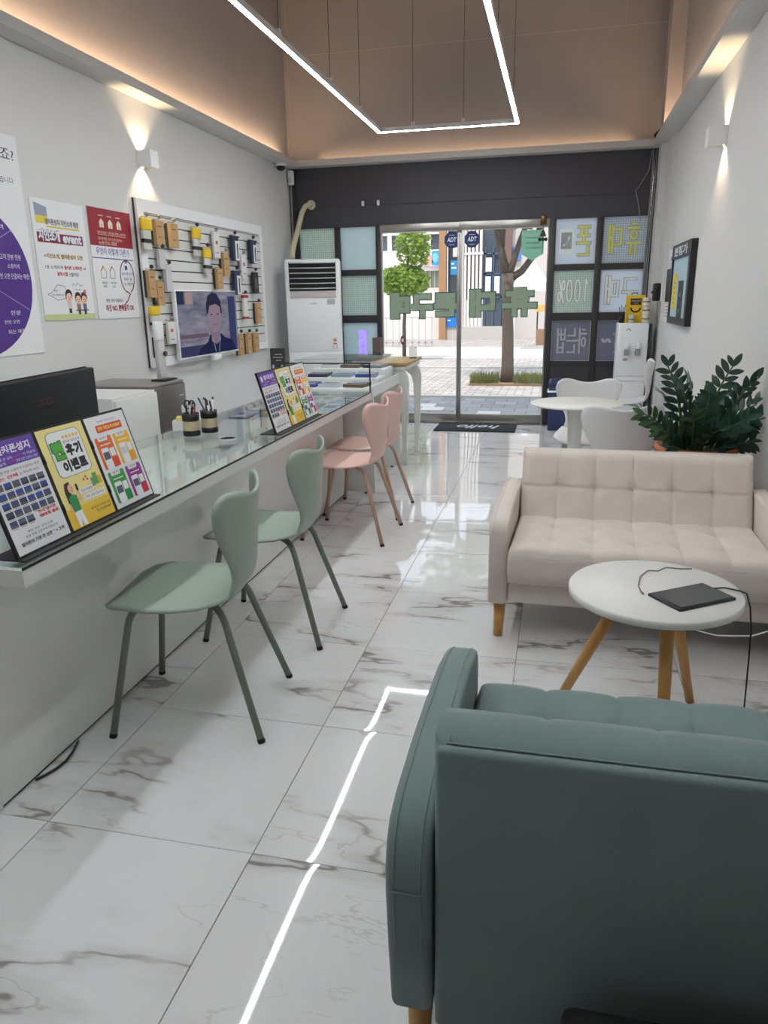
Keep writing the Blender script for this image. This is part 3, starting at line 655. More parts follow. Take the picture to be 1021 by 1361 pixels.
# ------------------------------------------------------------------ wall sconces
def sconce(label, x, y, z, s):
    t = thing('wall_sconce', label, 'wall lamp', (x, y, z), 0, 'up and down wall lamps')
    w, d, h, th = .055, .11, .055, .006
    b = MB(); xa, xb = (0, d) if s > 0 else (-d, 0)
    for q in ((xa, -w, -h, xb, -w + th, h), (xa, w - th, -h, xb, w, h), (xb - th if s > 0 else xa, -w + th, -h, xb if s > 0 else xa + th, w - th, h), (xa if s > 0 else xb - th, -w + th, -h, xa + th if s > 0 else xb, w - th, h)):
        b.box(*q)
    b.obj('housing', M_whitep, t)
    b = MB(); b.box(xa + th, -w + th, -.012, xb - th, w - th, .012); b.obj('lamp_holder', M_whitep, t)
    for k, zz in ((1, .014), (-1, -.014)):
        l = bpy.data.lights.new('bulb', 'SPOT'); l.energy = SCONCE_POWER; l.color = (1, .74, .45); l.spot_size = math.radians(100); l.spot_blend = .5; l.shadow_soft_size = .008
        o = bpy.data.objects.new('bulb', l); COL.objects.link(o); o.parent = t; o.location = ((xa + xb) / 2 - s * .02, 0, zz * 1.5)
        o.rotation_euler = (PI if k > 0 else 0, 0, 0)
        b = MB(); cx = (xa + xb) / 2; b.cyl((cx, 0, zz - k * .002), (cx, 0, zz + k * .004), .018, .018, 12); b.obj('lens', M_whitep, t)
sconce('white box sconce throwing light up and down, above the slatwall board', XL + .001, 5.17, 2.335, 1)
sconce('white box sconce throwing light up and down on the right wall', XR - .001, 5.36, 2.29, -1)

# ------------------------------------------------------------------ molded chairs
M_green = mat('chair_green', rgb(154, 168, 154), .42); M_greenleg = mat('chair_green_leg', rgb(116, 126, 112), .45)
M_pink = mat('chair_pink', rgb(226, 190, 180), .45); M_pinkleg = mat('chair_rose_leg', rgb(190, 156, 138), .4)
M_cwhite = mat('chair_white', rgb(226, 227, 228), .4); M_cleg = mat('chair_grey_leg', rgb(170, 172, 175), .3, metal=.6)
CHM = {}
def chair_meshes(shell, leg):
    if shell.name in CHM: return CHM[shell.name]
    # spine: (forward, z, half width, edge curl, ear lift)
    S = [(.245, .424, .100, -.004), (.238, .432, .150, -.004), (.205, .441, .190, -.006), (.15, .447, .212, -.006), (.08, .446, .220, -.002), (0, .440, .216, .008), (-.08, .437, .202, .016), (-.135, .442, .184, .022),
         (-.172, .457, .166, .024), (-.192, .484, .149, .022), (-.202, .52, .140, .020), (-.208, .56, .146, .026), (-.212, .60, .164, .036), (-.215, .64, .184, .046), (-.218, .68, .202, .056), (-.222, .72, .213, .064), (-.226, .755, .216, .068), (-.230, .785, .203, .066), (-.232, .800, .176, .058)]
    U = 12; P = []
    for i, (fw, z, hw, curl) in enumerate(S):
        a = S[max(0, i - 1)]; c = S[min(len(S) - 1, i + 1)]
        tg = V((c[0] - a[0], c[1] - a[1])).normalized(); nrm = V((tg.y, -tg.x)) * -1  # in (forward, z): points up / forward
        row = []
        for j in range(U + 1):
            v = -1 + 2 * j / U; k = curl * (abs(v) ** 2.2)
            lift = 0
            if i >= len(S) - 3: lift = (.012 * math.exp(-((abs(v) - .8) / .3) ** 2) - .018 * math.exp(-(v / .45) ** 2)) * (i - len(S) + 4) / 3
            up = V((nrm.x, nrm.y)) * k
            if up.y < -abs(up.x) : up = -up
            row.append(V((fw + abs(up.x) * (1 if z > .47 else 0) * 1.0, v * hw, z + (up.y if z <= .47 else 0) + lift)))
        P.append(row)
    nr = len(P); th = .010
    def normal(i, j):
        a = P[min(nr - 1, i + 1)][j] - P[max(0, i - 1)][j]; b = P[i][min(U, j + 1)] - P[i][max(0, j - 1)]
        n = b.cross(a)
        return n.normalized() if n.length > 1e-9 else V((0, 0, 1))
    N = [[normal(i, j) for j in range(U + 1)] for i in range(nr)]
    def build(i0, i1, name):
        b = MB(); W = U + 1; top = []; bot = []
        for i in range(i0, i1 + 1):
            for j in range(W): top.append(P[i][j] + N[i][j] * th * .5); bot.append(P[i][j] - N[i][j] * th * .5)
        n = i1 - i0 + 1; off = len(top); fs = []
        for i in range(n - 1):
            for j in range(U):
                q = (i * W + j, i * W + j + 1, (i + 1) * W + j + 1, (i + 1) * W + j); fs.append(q); fs.append(tuple(off + k for k in reversed(q)))
            for j in (0, U):
                fs.append((i * W + j, (i + 1) * W + j, off + (i + 1) * W + j, off + i * W + j))
        for i in (0, n - 1):
            for j in range(U): fs.append((i * W + j, i * W + j + 1, off + i * W + j + 1, off + i * W + j))
        b.add(top + bot, fs, True); me = b.mesh(name); me.materials.append(shell); return me
    parts = [('seat', build(0, 8, 'seat')), ('backrest', build(8, nr - 1, 'backrest'))]
    b = MB(); b.lathe([(.085, .418), (.09, .424), (.09, .430)], (-.0, 0, 0), 20); me = b.mesh('mount_plate'); me.materials.append(leg); parts.append(('mount_plate', me))
    for sf in (1, -1):
        for sy in (1, -1):
            tf, ty = (.165 if sf > 0 else -.135), .135
            bf, by = (.235 if sf > 0 else -.255), .212
            pts = [(sf * .04, sy * .05, .424)]; c0 = V((tf, ty * sy, .424)); c1 = V((tf + (bf - tf) * .13, (ty + (by - ty) * .13) * sy, .365))
            st = V(pts[0]); pre = c0 + (st - c0).normalized() * .055
            pts.append(tuple(pre))
            for k in range(1, 6):
                u = k / 6; pts.append(tuple(pre * (1 - u) ** 2 + c0 * 2 * u * (1 - u) + c1 * u * u))
            pts.append(tuple(c1)); pts.append((bf, by * sy, .012))
            b = MB(); b.tube(pts, .0115, 10); me = b.mesh('leg'); me.materials.append(leg)
            f = MB(); d = (V(pts[-1]) - V(pts[-2])).normalized(); e = V(pts[-1]); f.cyl(tuple(e - d * .002), (e.x + d.x * .012, e.y + d.y * .012, 0), .0122, .0125, 10); fm = f.mesh('foot_cap'); fm.materials.append(M_blackm)
            parts.append(('leg', me, fm))
    CHM[shell.name] = parts; return parts
def chair(label, shell, leg, x, y, face, group):
    """face: angle of the forward direction"""
    t = thing('molded_chair', label, 'chair', (x, y, 0), face, group)
    for p in chair_meshes(shell, leg):
        o = MB().obj(p[0], None, t, None, p[1])
        if len(p) > 2: MB().obj('foot_cap', None, o, None, p[2])
G1 = 'molded chairs along the counter'; G2 = 'white molded chairs by the entrance'
chair('sage green molded chair nearest the camera, pulled up to the white counter', M_green, M_greenleg, -1.155, 2.10, PI + math.radians(8), G1)
chair('sage green molded chair behind the nearest one, next to the pink chairs', M_green, M_greenleg, -1.150, 2.79, PI + math.radians(2), G1)
chair('pink molded chair directly beyond the two green chairs', M_pink, M_pinkleg, -1.175, 4.12, PI - math.radians(3), G1)
chair('pink molded chair farthest along the counter, near the wooden-topped stand', M_pink, M_pinkleg, -1.20, 4.645, PI - math.radians(2), G1)
chair('white molded chair behind the round pedestal table, facing the sofa', M_cwhite, M_cleg, .215, 5.13, -PI / 2, G2)
chair('white molded chair with its back to the beige sofa, in front of the round table', M_cwhite, M_cleg, .335, 4.235, PI / 2 + .1, G2)
chair('white molded chair against the right wall beside the water dispenser', M_cwhite, M_cleg, .60, 6.95, PI - .15, G2)

# ------------------------------------------------------------------ sofas
def heightgrid(na, nb, fn):
    vs = [fn(i / na, j / nb) for j in range(nb + 1) for i in range(na + 1)]; W = na + 1
    fs = [(j * W + i, j * W + i + 1, (j + 1) * W + i + 1, (j + 1) * W + i) for j in range(nb) for i in range(na)]
    rim = [i for i in range(W)] + [j * W + na for j in range(1, nb + 1)] + [nb * W + i for i in range(na - 1, -1, -1)] + [j * W for j in range(nb - 1, 0, -1)]
    return vs, fs, rim
def tuft(a, b, W, H, cols, rows, bdepth=.016, gdepth=.004, pill=.006):
    """depth of tufting at metres a,b inside W x H"""
    d = 0.0
    xs = [W * k / cols for k in range(1, cols)]
    for y in rows:
        for x in xs: d -= bdepth * math.exp(-(((a - x) ** 2 + (b - y) ** 2) / (.030 ** 2)))
        if 1: d -= gdepth * math.exp(-((b - y) / .007) ** 2)
    for x in xs: d -= gdepth * .8 * math.exp(-((a - x) / .006) ** 2)
    d += pill * abs(math.sin(PI * a * cols / W)) ** .7
    return d
def rnd_edge(e, R):
    if e >= R: return 0
    return -R * (1 - math.sqrt(max(0, 1 - (1 - e / R) ** 2)))
def sofa(name, label, fm, x, y, rz, HW=.588, H1=.712, armk=1.0):
    """local: front is -y, width along x"""
    t = thing('loveseat', label, 'sofa', (x, y, 0), rz)
    D = .76; aw = .076
    B = D / 2
    prof = [(.03, .16), (.012, .30), (0, .42), (.003, .47), (.016, .515), (.045, .545), (.10, .560), (.24, .568), (.40, .566), (.56, .556), (.69, .530), (.733, .514), (.751, .492), (.759, .46), (.76, .16)]
    prof = [(d, z if z < .44 else .44 + (z - .44) * armk) for d, z in prof]
    for s in (-1, 1):
        bm = bmesh.new(); x0 = s * HW; x1 = s * (HW - aw)
        va = [bm.verts.new((x0, B - d, z)) for d, z in prof]; vb = [bm.verts.new((x1, B - d, z)) for d, z in prof]; n = len(prof)
        bm.faces.new(va); bm.faces.new(list(reversed(vb)))
        for k in range(n): bm.faces.new((va[k], vb[k], vb[(k + 1) % n], va[(k + 1) % n]))
        bmesh.ops.recalc_face_normals(bm, faces=bm.faces)
        ed = [e for e in bm.edges if abs(e.verts[0].co.x - e.verts[1].co.x) < 1e-5]
        bmesh.ops.bevel(bm, geom=ed, offset=.014, segments=3, profile=.5, affect='EDGES')
        b = MB(); b.bm(bm, True); a = b.obj('armrest', fm, t)
        sm = MB()
        for xx in (x0 - s * .016, x1 + s * .016):
            off = [(d, z) for d, z in prof[1:-1]]
            sm.tube([(xx, B - d + (-.0005 if d > .35 else .0005) * 0, z + .0008) for d, z in off], .0016, 5)
        sm.obj('seam', fm, a)
        if True:
            sm2 = MB(); sm2.tube([(x0 - s * .01, B + .0012, .435), (x1 + s * .01, B + .0012, .435)], .0014, 5); sm2.obj('seam', fm, a)
    iw = HW - aw - .002
    BX(-iw, -B + .02, .16, iw, B - .03, .262, 'base', fm, t, .01)
    # seat cushion
    W, Hd = 2 * iw, .545; sy0 = -B - .028
    def sf(u, v):
        a, b = u * W, v * Hd; z = .405 + tuft(a, b, W, Hd, 6, (.18, .39), .020, .004, .008)
        z += rnd_edge(min(a, W - a), .022) + rnd_edge(min(b, 9), .045) - .012 * (v ** 2)
        return (-iw + a, sy0 + b, z)
    vs, fs, rim = heightgrid(168, 60, sf); b = MB(); b.add(vs, fs, True); n = len(rim); tp = [vs[k] for k in rim]
    low = [(p[0] * .995, p[1] + (.006 if p[1] < sy0 + .01 else 0), .262) for p in tp]
    b.add(tp + [(p[0], p[1] + (-.004 if p[1] < sy0 + .01 else 0), .31) for p in tp] + low, [(k, (k + 1) % n, n + (k + 1) % n, n + k) for k in range(n)] + [(n + k, n + (k + 1) % n, 2 * n + (k + 1) % n, 2 * n + k) for k in range(n)] + [tuple(2 * n + k for k in range(n))], True)
    c = b.obj('seat_cushion', fm, t)
    s_ = MB(); s_.tube([(-iw + .02, sy0 + .004, .375), (iw - .02, sy0 + .004, .375)], .0018, 5); s_.obj('seam', fm, c)
    # backrest: tufted front, plain rear
    H0 = .37; R = .035
    def bf(u, v):
        a, b = u * W, v * (H1 - H0); d = tuft(a, b, W, H1 - H0, 6, (.155,), .018, .0065, .003)
        e = min(a, W - a, (H1 - H0) - b); d += rnd_edge(e, R)
        yy = B - .295 + (v ** 1.0) * .155
        return (-iw + a, yy - d, H0 + b)
    vs, fs, rim = heightgrid(168, 60, bf); b = MB(); b.add(vs, fs, True)
    tp = [vs[k] for k in rim]; n = len(rim)
    rear = []
    for p in tp: rear.append((p[0], B - .042, p[2] if p[2] > H0 + .01 else .25))
    rear2 = []
    for p in rear:
        ix = -1 if p[0] > 0 else 1
        rear2.append((p[0] + (ix * .012 if abs(abs(p[0]) - iw) < .02 else 0), B - .028, p[2] - (.012 if p[2] > H1 - .03 else 0)))
    b.add(tp + rear + rear2, [(k, (k + 1) % n, n + (k + 1) % n, n + k) for k in range(n)] + [(n + k, n + (k + 1) % n, 2 * n + (k + 1) % n, 2 * n + k) for k in range(n)], True)
    c = b.obj('back_cushion', fm, t)
    # plain rear panel and its edge seam
    rp = MB(); rp.rbox(-iw + .004, B - .034, .15, iw - .004, B - .012, H1 - .010, .010, 3); o = rp.obj('rear_panel', fm, t)
    s_ = MB(); s_.tube([(-iw + .02, B - .030, H1 - .0085), (iw - .02, B - .030, H1 - .0085)], .0018, 5); s_.obj('seam', fm, o)
    for k in range(1, 6):
        xx = -iw + W * k / 6
        bu = MB(); yb = B - .295 + (.155 / (H1 - H0)) * .155 + .016; bu.lathe([(0, -.002), (.006, -.001), (.008, .002), (.006, .004)], (xx, yb, H0 + .155), 10); bu.obj('button', fm, c)
    for sx in (-1, 1):
        for sy in (-1, 1):
            px, py = sx * (HW - .046), (-B + .05 if sy < 0 else B - .09)
            l = MB(); l.tube([(px, py, .16), (px + sx * .004, py + sy * .006, 0)], [.026, .018], 14); l.obj('leg', M_oak, t)
    return t
M_beige = fabric('fabric_beige', rgb(219, 208, 199)); M_teal = fabric('fabric_teal', rgb(119, 137, 136))
sofa('loveseat', 'beige tufted fabric loveseat facing the camera beside the right wall', M_beige, .350, 3.178, math.radians(-2.0), .572, .672, .75)
sofa('loveseat', 'teal fabric loveseat seen from behind in the right foreground', M_teal, .351, 1.337, PI)
o = MB().rbox(.05, .62, 0, .85, .905, .338, .02, 3).obj('storage_box', M_blackm); tag(o, 'black low box behind the teal loveseat at the bottom edge', 'box')

# ------------------------------------------------------------------ side table with tablet
def side_table():
    t = thing('side_table', 'small round white coffee table on three splayed wooden legs', 'table', (.318, 2.215, 0)); R = .252
    b = MB(); b.lathe([(.0, .480), (R - .006, .480), (R, .484), (R, .500), (R - .004, .505), (0, .505)], (0, 0, 0), 64); b.obj('table_top', mat('table_white', rgb(226, 225, 220), .45), t)
    for top, bot in (((-.085, .01), (-.275, .105)), ((.03, -.10), (.028, -.245)), ((.065, .06), (.185, .24))):
        b = MB(); b.tube([(top[0], top[1], .48), (bot[0], bot[1], 0)], [.021, .0145], 14); b.obj('leg', M_oak, t)
    z = .505
    q = [V((.300, 2.148)), V((.469, 2.265)), V((.532, 2.162)), V((.358, 2.041))]
    c = (q[0] + q[1] + q[2] + q[3]) / 4; ang = math.atan2(q[1].y - q[0].y, q[1].x - q[0].x)
    tb = thing('tablet', 'black tablet lying face up on the round white coffee table', 'tablet', (c.x, c.y, z), ang)
    b = MB(); b.rbox(-.105, -.066, 0, .105, .066, .009, .004, 2); b.obj('body', M_black, tb)
    b = MB(); b.box(-.093, -.058, .0088, .093, .058, .0096); b.obj('screen', mat('tablet_screen', rgb(64, 65, 68), .2), tb)
    b = MB(); b.tube([(.49, 2.23, z + .006), (.52, 2.235, z + .008), (.560, 2.222, z + .006), (.578, 2.215, z + .001), (.588, 2.20, .47), (.594, 2.18, .40), (.594, 2.16, .25), (.60, 2.17, .15), (.64, 2.20, .05), (.72, 2.24, .004), (.90, 2.30, .004)], .0025, 6)
    tag(b.obj('charging_cable', M_black), 'black charging cable hanging from the tablet off the table edge', 'cable')
    b = MB(); b.tube([(.275, 2.17, z + .003), (.272, 2.22, z + .003), (.285, 2.30, z + .003), (.315, 2.36, z + .003), (.345, 2.36, z + .003), (.375, 2.40, z + .003), (.42, 2.395, z + .003), (.455, 2.405, z + .002)], .0018, 6); b.cyl((.275, 2.17, z + .004), (.280, 2.150, z + .004), .0035, .003, 8)
    tag(b.obj('cord', mat('cord_grey', rgb(120, 118, 112), .5)), 'thin grey cord curling across the round white coffee table', 'cable')
    b = MB(); b.tube([(.50, 2.75, .22), (.53, 2.70, .165), (.62, 2.69, .15), (.74, 2.70, .155), (.84, 2.72, .19)], .003, 6); tag(b.obj('cord', M_paper), 'white cord sagging below the front of the beige loveseat', 'cable')
side_table()

# ------------------------------------------------------------------ counter
def counter():
    y0, y1, xf, xb = 1.455, 5.02, -1.258, -1.90
    t = thing('service_counter', 'long white service counter with glass display top along the left side', 'counter', (-1.6, 3.2, 0)); O = V((-1.6, 3.2, 0))
    def bx(x0, ya, z0, x1, yb, z1, name, m, p=t, r=0): return BX(x0 - O.x, ya - O.y, z0, x1 - O.x, yb - O.y, z1, name, m, p, r)
    ys = [y0 + .018, 3.24, 4.99]
    for a, b in zip(ys, ys[1:]): bx(-1.479, a + .001, .012, -1.461, b - .001, .69, 'front_panel', M_front)
    bx(xb, y0, 0, -1.461, y0 + .018, .69, 'side_panel', M_white); bx(-1.475, y0 + .02, 0, -1.469, 4.98, .012, 'plinth', M_dark)
    bx(xb, y0, .69, xf, y1, .702, 'tray', M_white)
    bx(xf - .018, y0, .702, xf, y1, .7345, 'rim', M_white); bx(xb, y0, .702, xb + .018, y1, .7345, 'rim', M_white); bx(xb + .018, y0, .702, xf - .018, y0 + .018, .7345, 'rim', M_white); bx(xb + .018, y1 - .018, .702, xf - .018, y1, .7345, 'rim', M_white)
    bx(xb, y0, .7347, xf - .001, y1, .742, 'glass_top', M_topglass)
    bx(xb, y0 + .02, 0, xb + .018, y1 - .02, .69, 'back_panel', M_white); bx(xf - .0009, y0, .7347, xf + .0012, y1, .7422, 'glass_edge', M_black)
    # leaflets and boxed phones shown under the glass at the far end
    rnd = random.Random(4); cols = [(70, 104, 160), (220, 224, 230), (40, 58, 100), (150, 186, 220), (232, 232, 230), (110, 140, 190), (30, 32, 38), (196, 170, 120)]
    k = 0
    for r in range(7):
        for c in range(4):
            yy = 4.05 + r * .135 + rnd.uniform(-.01, .01); xx = -1.80 + c * .14 + rnd.uniform(-.01, .01)
            ci = rnd.randrange(8)
            th = thing('leaflet', '%s leaflet under counter glass, %s row from display case, %s from front' % (['blue', 'pale grey', 'navy', 'light blue', 'white', 'mid blue', 'black', 'tan'][ci], ['seventh', 'sixth', 'fifth', 'fourth', 'third', 'second', 'first'][r], ['fourth', 'third', 'second', 'first'][c]), 'leaflet', (xx, yy, .7021), rnd.uniform(-.25, .25), 'leaflets under the counter glass')
            b = MB(); b.box(-.06, -.055, 0, .06, .055, .010); b.obj('card', ink(*cols[ci]), th)
            b = MB(); b.box(-.05, -.02, .010, .02, .045, .0112); b.obj('printed_block', ink(*cols[rnd.randrange(8)]), th)
            b = MB(); b.box(-.05, -.045, .010, .05, -.03, .0112); b.obj('printed_block', ink(*cols[rnd.randrange(8)]), th)
    f = thing('notice_sheet', 'white notice sheet under the counter glass behind the near leaflet display', 'paper', (-1.50, 2.22, .7021), 0)
    b = MB(); b.box(-.12, -.16, 0, .12, .20, .002); b.obj('sheet', M_paper, f); F = Fr(f, (.11, -.15, .0025), (0, 1, 0), (-1, 0, 0)); F.text('성지', .02, .14, .16, .19, ink(214, 150, 150), 1)
    b = MB(); n = 28; F.line([(.20 + .07 * math.cos(2 * PI * k / n), .10 + .07 * math.sin(2 * PI * k / n)) for k in range(n + 1)], .004, ink(120, 124, 128), 1); F.text('매장', .16, .08, .24, .12, ink(140, 144, 150), 1)
    b = MB(); b.lathe([(.040, .0), (.043, .002), (.040, .004), (.037, .002), (.040, 0)], (-1.50, 3.18, .7425), 32); tag(b.obj('ring', M_whitep), 'small white ring lying on the counter glass beside the pen cups', 'ring')
    # second, taller display case
    t2 = thing('display_case', 'glass-topped white display case at the far end of the counter', 'display case', (-1.55, 5.5, 0)); O2 = V((-1.55, 5.5, 0))
    def b2(x0, ya, z0, x1, yb, z1, name, m, r=0): return BX(x0 - O2.x, ya - O2.y, z0, x1 - O2.x, yb - O2.y, z1, name, m, t2, r)
    b2(-1.90, 5.04, 0.012, -1.25, 5.058, .70, 'side_panel', M_front); b2(-1.90, 5.93, .012, -1.25, 5.948, .70, 'side_panel', M_white); b2(-1.52, 5.058, .012, -1.502, 5.93, .70, 'front_panel', M_front)
    for x, y in ((-1.32, 5.049), (-1.32, 5.939), (-1.85, 5.049), (-1.85, 5.939)): b = MB(); b.cyl((x - O2.x, y - O2.y, 0), (x - O2.x, y - O2.y, .012), .012, .012, 10); b.obj('foot', M_blackm, t2)
    b2(-1.90, 5.04, .70, -1.25, 5.948, .722, 'deck', M_white); b2(-1.268, 5.04, .722, -1.25, 5.948, .775, 'fascia', M_white)
    b2(-1.90, 5.045, .7225, -1.269, 5.053, .930, 'glass_end', M_caseglass); b2(-1.276, 5.053, .776, -1.269, 5.935, .930, 'glass_front', M_caseglass); b2(-1.90, 5.935, .7225, -1.269, 5.943, .930, 'glass_end', M_caseglass)
    b2(-1.90, 5.045, .930, -1.269, 5.943, .937, 'glass_top', M_caseglass)
    for q in ((-1.90, 5.040, .930, -1.265, 5.0449, .938), (-1.274, 5.040, .7225, -1.265, 5.0449, .930)): b2(*q, 'black_edge', M_blackm)
    cl = mat('white_cloth', rgb(226, 230, 228), .8, bump=.5, bscale=25)
    for k in range(3):
        zt = .755 + k * .045; b2(-1.89, 5.09 + k * .27, .7226, -1.29, 5.35 + k * .27, zt, 'cloth_step', cl, .01)
        for c in range(3):
            th = thing('phone_box', 'phone box on the %s cloth step in the display case, %s from front' % (['lowest', 'middle', 'highest'][k], ['third', 'second', 'first'][c]), 'box', (-1.78 + c * .185 + k * .005, 5.22 + k * .27, zt + .0005), rnd.uniform(-.2, .2), 'phone boxes in the display case')
            b = MB(); b.box(-.075, -.09, 0, .075, .09, .022); b.obj('box_body', ink(*[(60, 80, 160), (220, 224, 230), (120, 96, 84), (40, 44, 70), (150, 160, 190)][(k * 3 + c) % 5]), th)
            for s in range(4): b = MB(); b.box(-.065, -.075 + s * .04, .022, .065, -.055 + s * .04, .0235); b.obj('printed_block', ink(*[(225, 228, 235), (70, 90, 180), (190, 170, 150), (40, 40, 50)][(s + c + k) % 4]), th)
    b = MB(); b.tube([(-1.452, 1.80, .006), (-1.435, 1.75, .006), (-1.425, 1.70, .006), (-1.430, 1.66, .006), (-1.445, 1.62, .006), (-1.455, 1.60, .006)], .004, 6); tag(b.obj('power_cable', M_black), 'black power cable looping out from under the counter base', 'cable')
counter()

# ------------------------------------------------------------------ folding leaflet displays on the counter
def woman(F, x, y, s):
    """simple flat cartoon woman with a phone, generic"""
    skin = ink(240, 190, 160); hair = ink(58, 44, 42); gr = ink(52, 146, 84); wh = ink(240, 240, 240)
    F.poly([(x - .022 * s, y + .20 * s), (x + .008 * s, y + .205 * s), (x + .016 * s, y + .175 * s), (x + .0, y + .15 * s), (x - .018 * s, y + .10 * s), (x - .036 * s, y + .115 * s), (x - .034 * s, y + .17 * s)], hair, 5, 'cartoon_hair')
    F.ell(x + .006 * s, y + .172 * s, .018 * s, .021 * s, skin, 6, 'cartoon_face'); F.ell(x + .012 * s, y + .176 * s, .002 * s, .003 * s, hair, 7, 'cartoon_eye', 8); F.ell(x + .010 * s, y + .163 * s, .005 * s, .002 * s, ink(190, 60, 60), 7, 'cartoon_mouth', 10)
    F.poly([(x - .030 * s, y + .135 * s), (x + .0 * s, y + .147 * s), (x + .030 * s, y + .138 * s), (x + .026 * s, y + .07 * s), (x - .022 * s, y + .07 * s)], gr, 6, 'cartoon_shirt')
    F.poly([(x - .024 * s, y + .070 * s), (x + .028 * s, y + .070 * s), (x + .036 * s, y), (x + .010 * s, y), (x + .002 * s, y + .035 * s), (x - .004 * s, y), (x - .024 * s, y)], wh, 5, 'cartoon_trousers')
    F.line([(x + .028 * s, y + .125 * s), (x + .050 * s, y + .11 * s), (x + .048 * s, y + .16 * s)], .010 * s, skin, 6, 'cartoon_arm'); F.rect(x + .042 * s, y + .155 * s, x + .056 * s, y + .185 * s, ink(36, 36, 40), 7, 'cartoon_phone')
    F.line([(x - .026 * s, y + .125 * s), (x - .034 * s, y + .09 * s), (x - .018 * s, y + .06 * s)], .010 * s, skin, 4, 'cartoon_arm')
def panel1(F, W, H):
    pu = ink(104, 70, 168); F.rect(0, 0, W, H, M_paper, 0, 'leaflet_sheet'); F.rect(0, H * .77, W, H, pu, 1)
    w_ = ink(240, 238, 246); rd = ink(206, 50, 60); dk = ink(52, 52, 58)
    F.ell(W * .14, H * .90, .012, .015, w_, 2, 'logo_mark'); F.text('옆커폰성지', W * .27, H * .875, W * .90, H * .955, w_, 2, .03)
    F.text('가장 큰 성지', W * .24, H * .825, W * .52, H * .85, w_, 2); F.text('옆커폰', W * .55, H * .825, W * .70, H * .852, rd, 2); F.text('이 이렇게', W * .72, H * .825, W * .95, H * .85, w_, 2)
    F.text('판매실적', W * .14, H * .785, W * .38, H * .81, w_, 2); F.text('고객', W * .42, H * .785, W * .54, H * .812, rd, 2); F.text('한번 오면 단골되는 매장', W * .57, H * .785, W * .97, H * .81, w_, 2)
    F.text('고객 한분 한분 소중하게 단골되는 매장', W * .06, H * .715, W * .94, H * .74, dk, 2); F.text('없는 선택', W * .06, H * .662, W * .50, H * .695, rd, 2, .03); F.text('소개하게 되는', W * .53, H * .665, W * .90, H * .692, dk, 2)
    rnd = random.Random(8)
    for r in range(5):
        for c in range(6 if r < 4 else 3):
            a = W * (.05 + c * .152); b = H * (.575 - r * .083); p = F.rect(a, b, a + W * .13, b + H * .062, ink(*[(74, 84, 128), (92, 98, 112), (60, 66, 92), (52, 84, 160), (98, 104, 128)][rnd.randrange(5)]), 1, 'shop_photo')
            F.rect(a, b, a + W * .13, b + H * .022, ink(*[(60, 58, 62), (110, 104, 100), (84, 90, 96)][rnd.randrange(3)]), 2, 'shop_photo'); F.rect(a + W * .02, b - H * .013, a + W * .11, b - H * .008, ink(150, 150, 156), 1)
    F.text('전국 옆커폰', W * .58, H * .285, W * .93, H * .315, rd, 2, .03); F.text('135호점 돌파', W * .58, H * .245, W * .95, H * .277, rd, 2, .03)
    F.text('매장 성장 고객 소중', W * .28, H * .165, W * .76, H * .185, dk, 2); F.text('한분 한분 소중하게 지인소개', W * .22, H * .125, W * .82, H * .148, dk, 2); F.text('옆커폰의 가장 큰 성장력 > 고객', W * .10, H * .065, W * .92, H * .100, dk, 2, .03)
def panel2(F, W, H):
    ye = ink(240, 224, 150); bk = ink(36, 38, 40); wh = ink(240, 241, 242); gn = ink(90, 176, 72)
    F.rect(0, 0, W, H, ye, 0, 'leaflet_sheet'); F.rect(0, 0, W, H * .20, ink(238, 198, 70), 1)
    F.rrect(W * .14, H * .50, W * .88, H * .955, .02, bk, 1, 'speech_bubble'); F.rrect(W * .15, H * .504, W * .87, H * .951, .019, wh, 2, 'speech_bubble')
    for k in range(5): F.ell(W * (.50 + k * .075), H * .885, .006, .006, ink(236, 190, 70), 3, 'printed_star', 5)
    strokes(F, '찐', W * .20, H * .69, W * .41, H * .84, .017, ink(34, 96, 40), 3); strokes(F, '찐', W * .20, H * .69, W * .41, H * .84, .012, gn, 5)
    F.text('옆커폰 지인소개', W * .46, H * .82, W * .82, H * .85, bk, 3); [strokes(F, c, W * (.47 + k * .18), H * .70, W * (.62 + k * .18), H * .80, .0075, bk, 3, 'printed_text') for k, c in enumerate('후기')]; [strokes(F, c, W * (.29 + k * .18), H * .55, W * (.44 + k * .18), H * .65, .0075, bk, 3, 'printed_text') for k, c in enumerate('이벤트')]
    woman(F, W * .22, 0.002, .64 * H / .29)
    F.rrect(W * .40, H * .30, W * .72, H * .355, .004, wh, 3); F.text('지인소개하면', W * .43, H * .312, W * .69, H * .343, bk, 4); F.rrect(W * .46, H * .225, W * .95, H * .285, .004, wh, 3); F.text('한번 오면 단골 되는!', W * .49, H * .24, W * .92, H * .27, bk, 4)
    F.rect(W * .72, H * .33, W * .79, H * .42, ink(120, 150, 140), 3, 'gift_box'); F.rect(W * .78, H * .34, W * .88, H * .46, ink(96, 170, 80), 4, 'gift_box'); F.rect(W * .87, H * .34, W * .96, H * .42, ink(226, 180, 60), 3, 'gift_box')
    for a, b in ((.58, .43), (.64, .45), (.66, .42)): F.ell(W * a, H * b, .004, .004, ink(214, 80, 70), 3, 'printed_heart', 8)
    F.text('옆커폰성지 옆커폰 지점', W * .50, H * .115, W * .95, H * .14, bk, 3); F.text('TEL. 010-2204-6887', W * .60, H * .075, W * .95, H * .10, bk, 3)
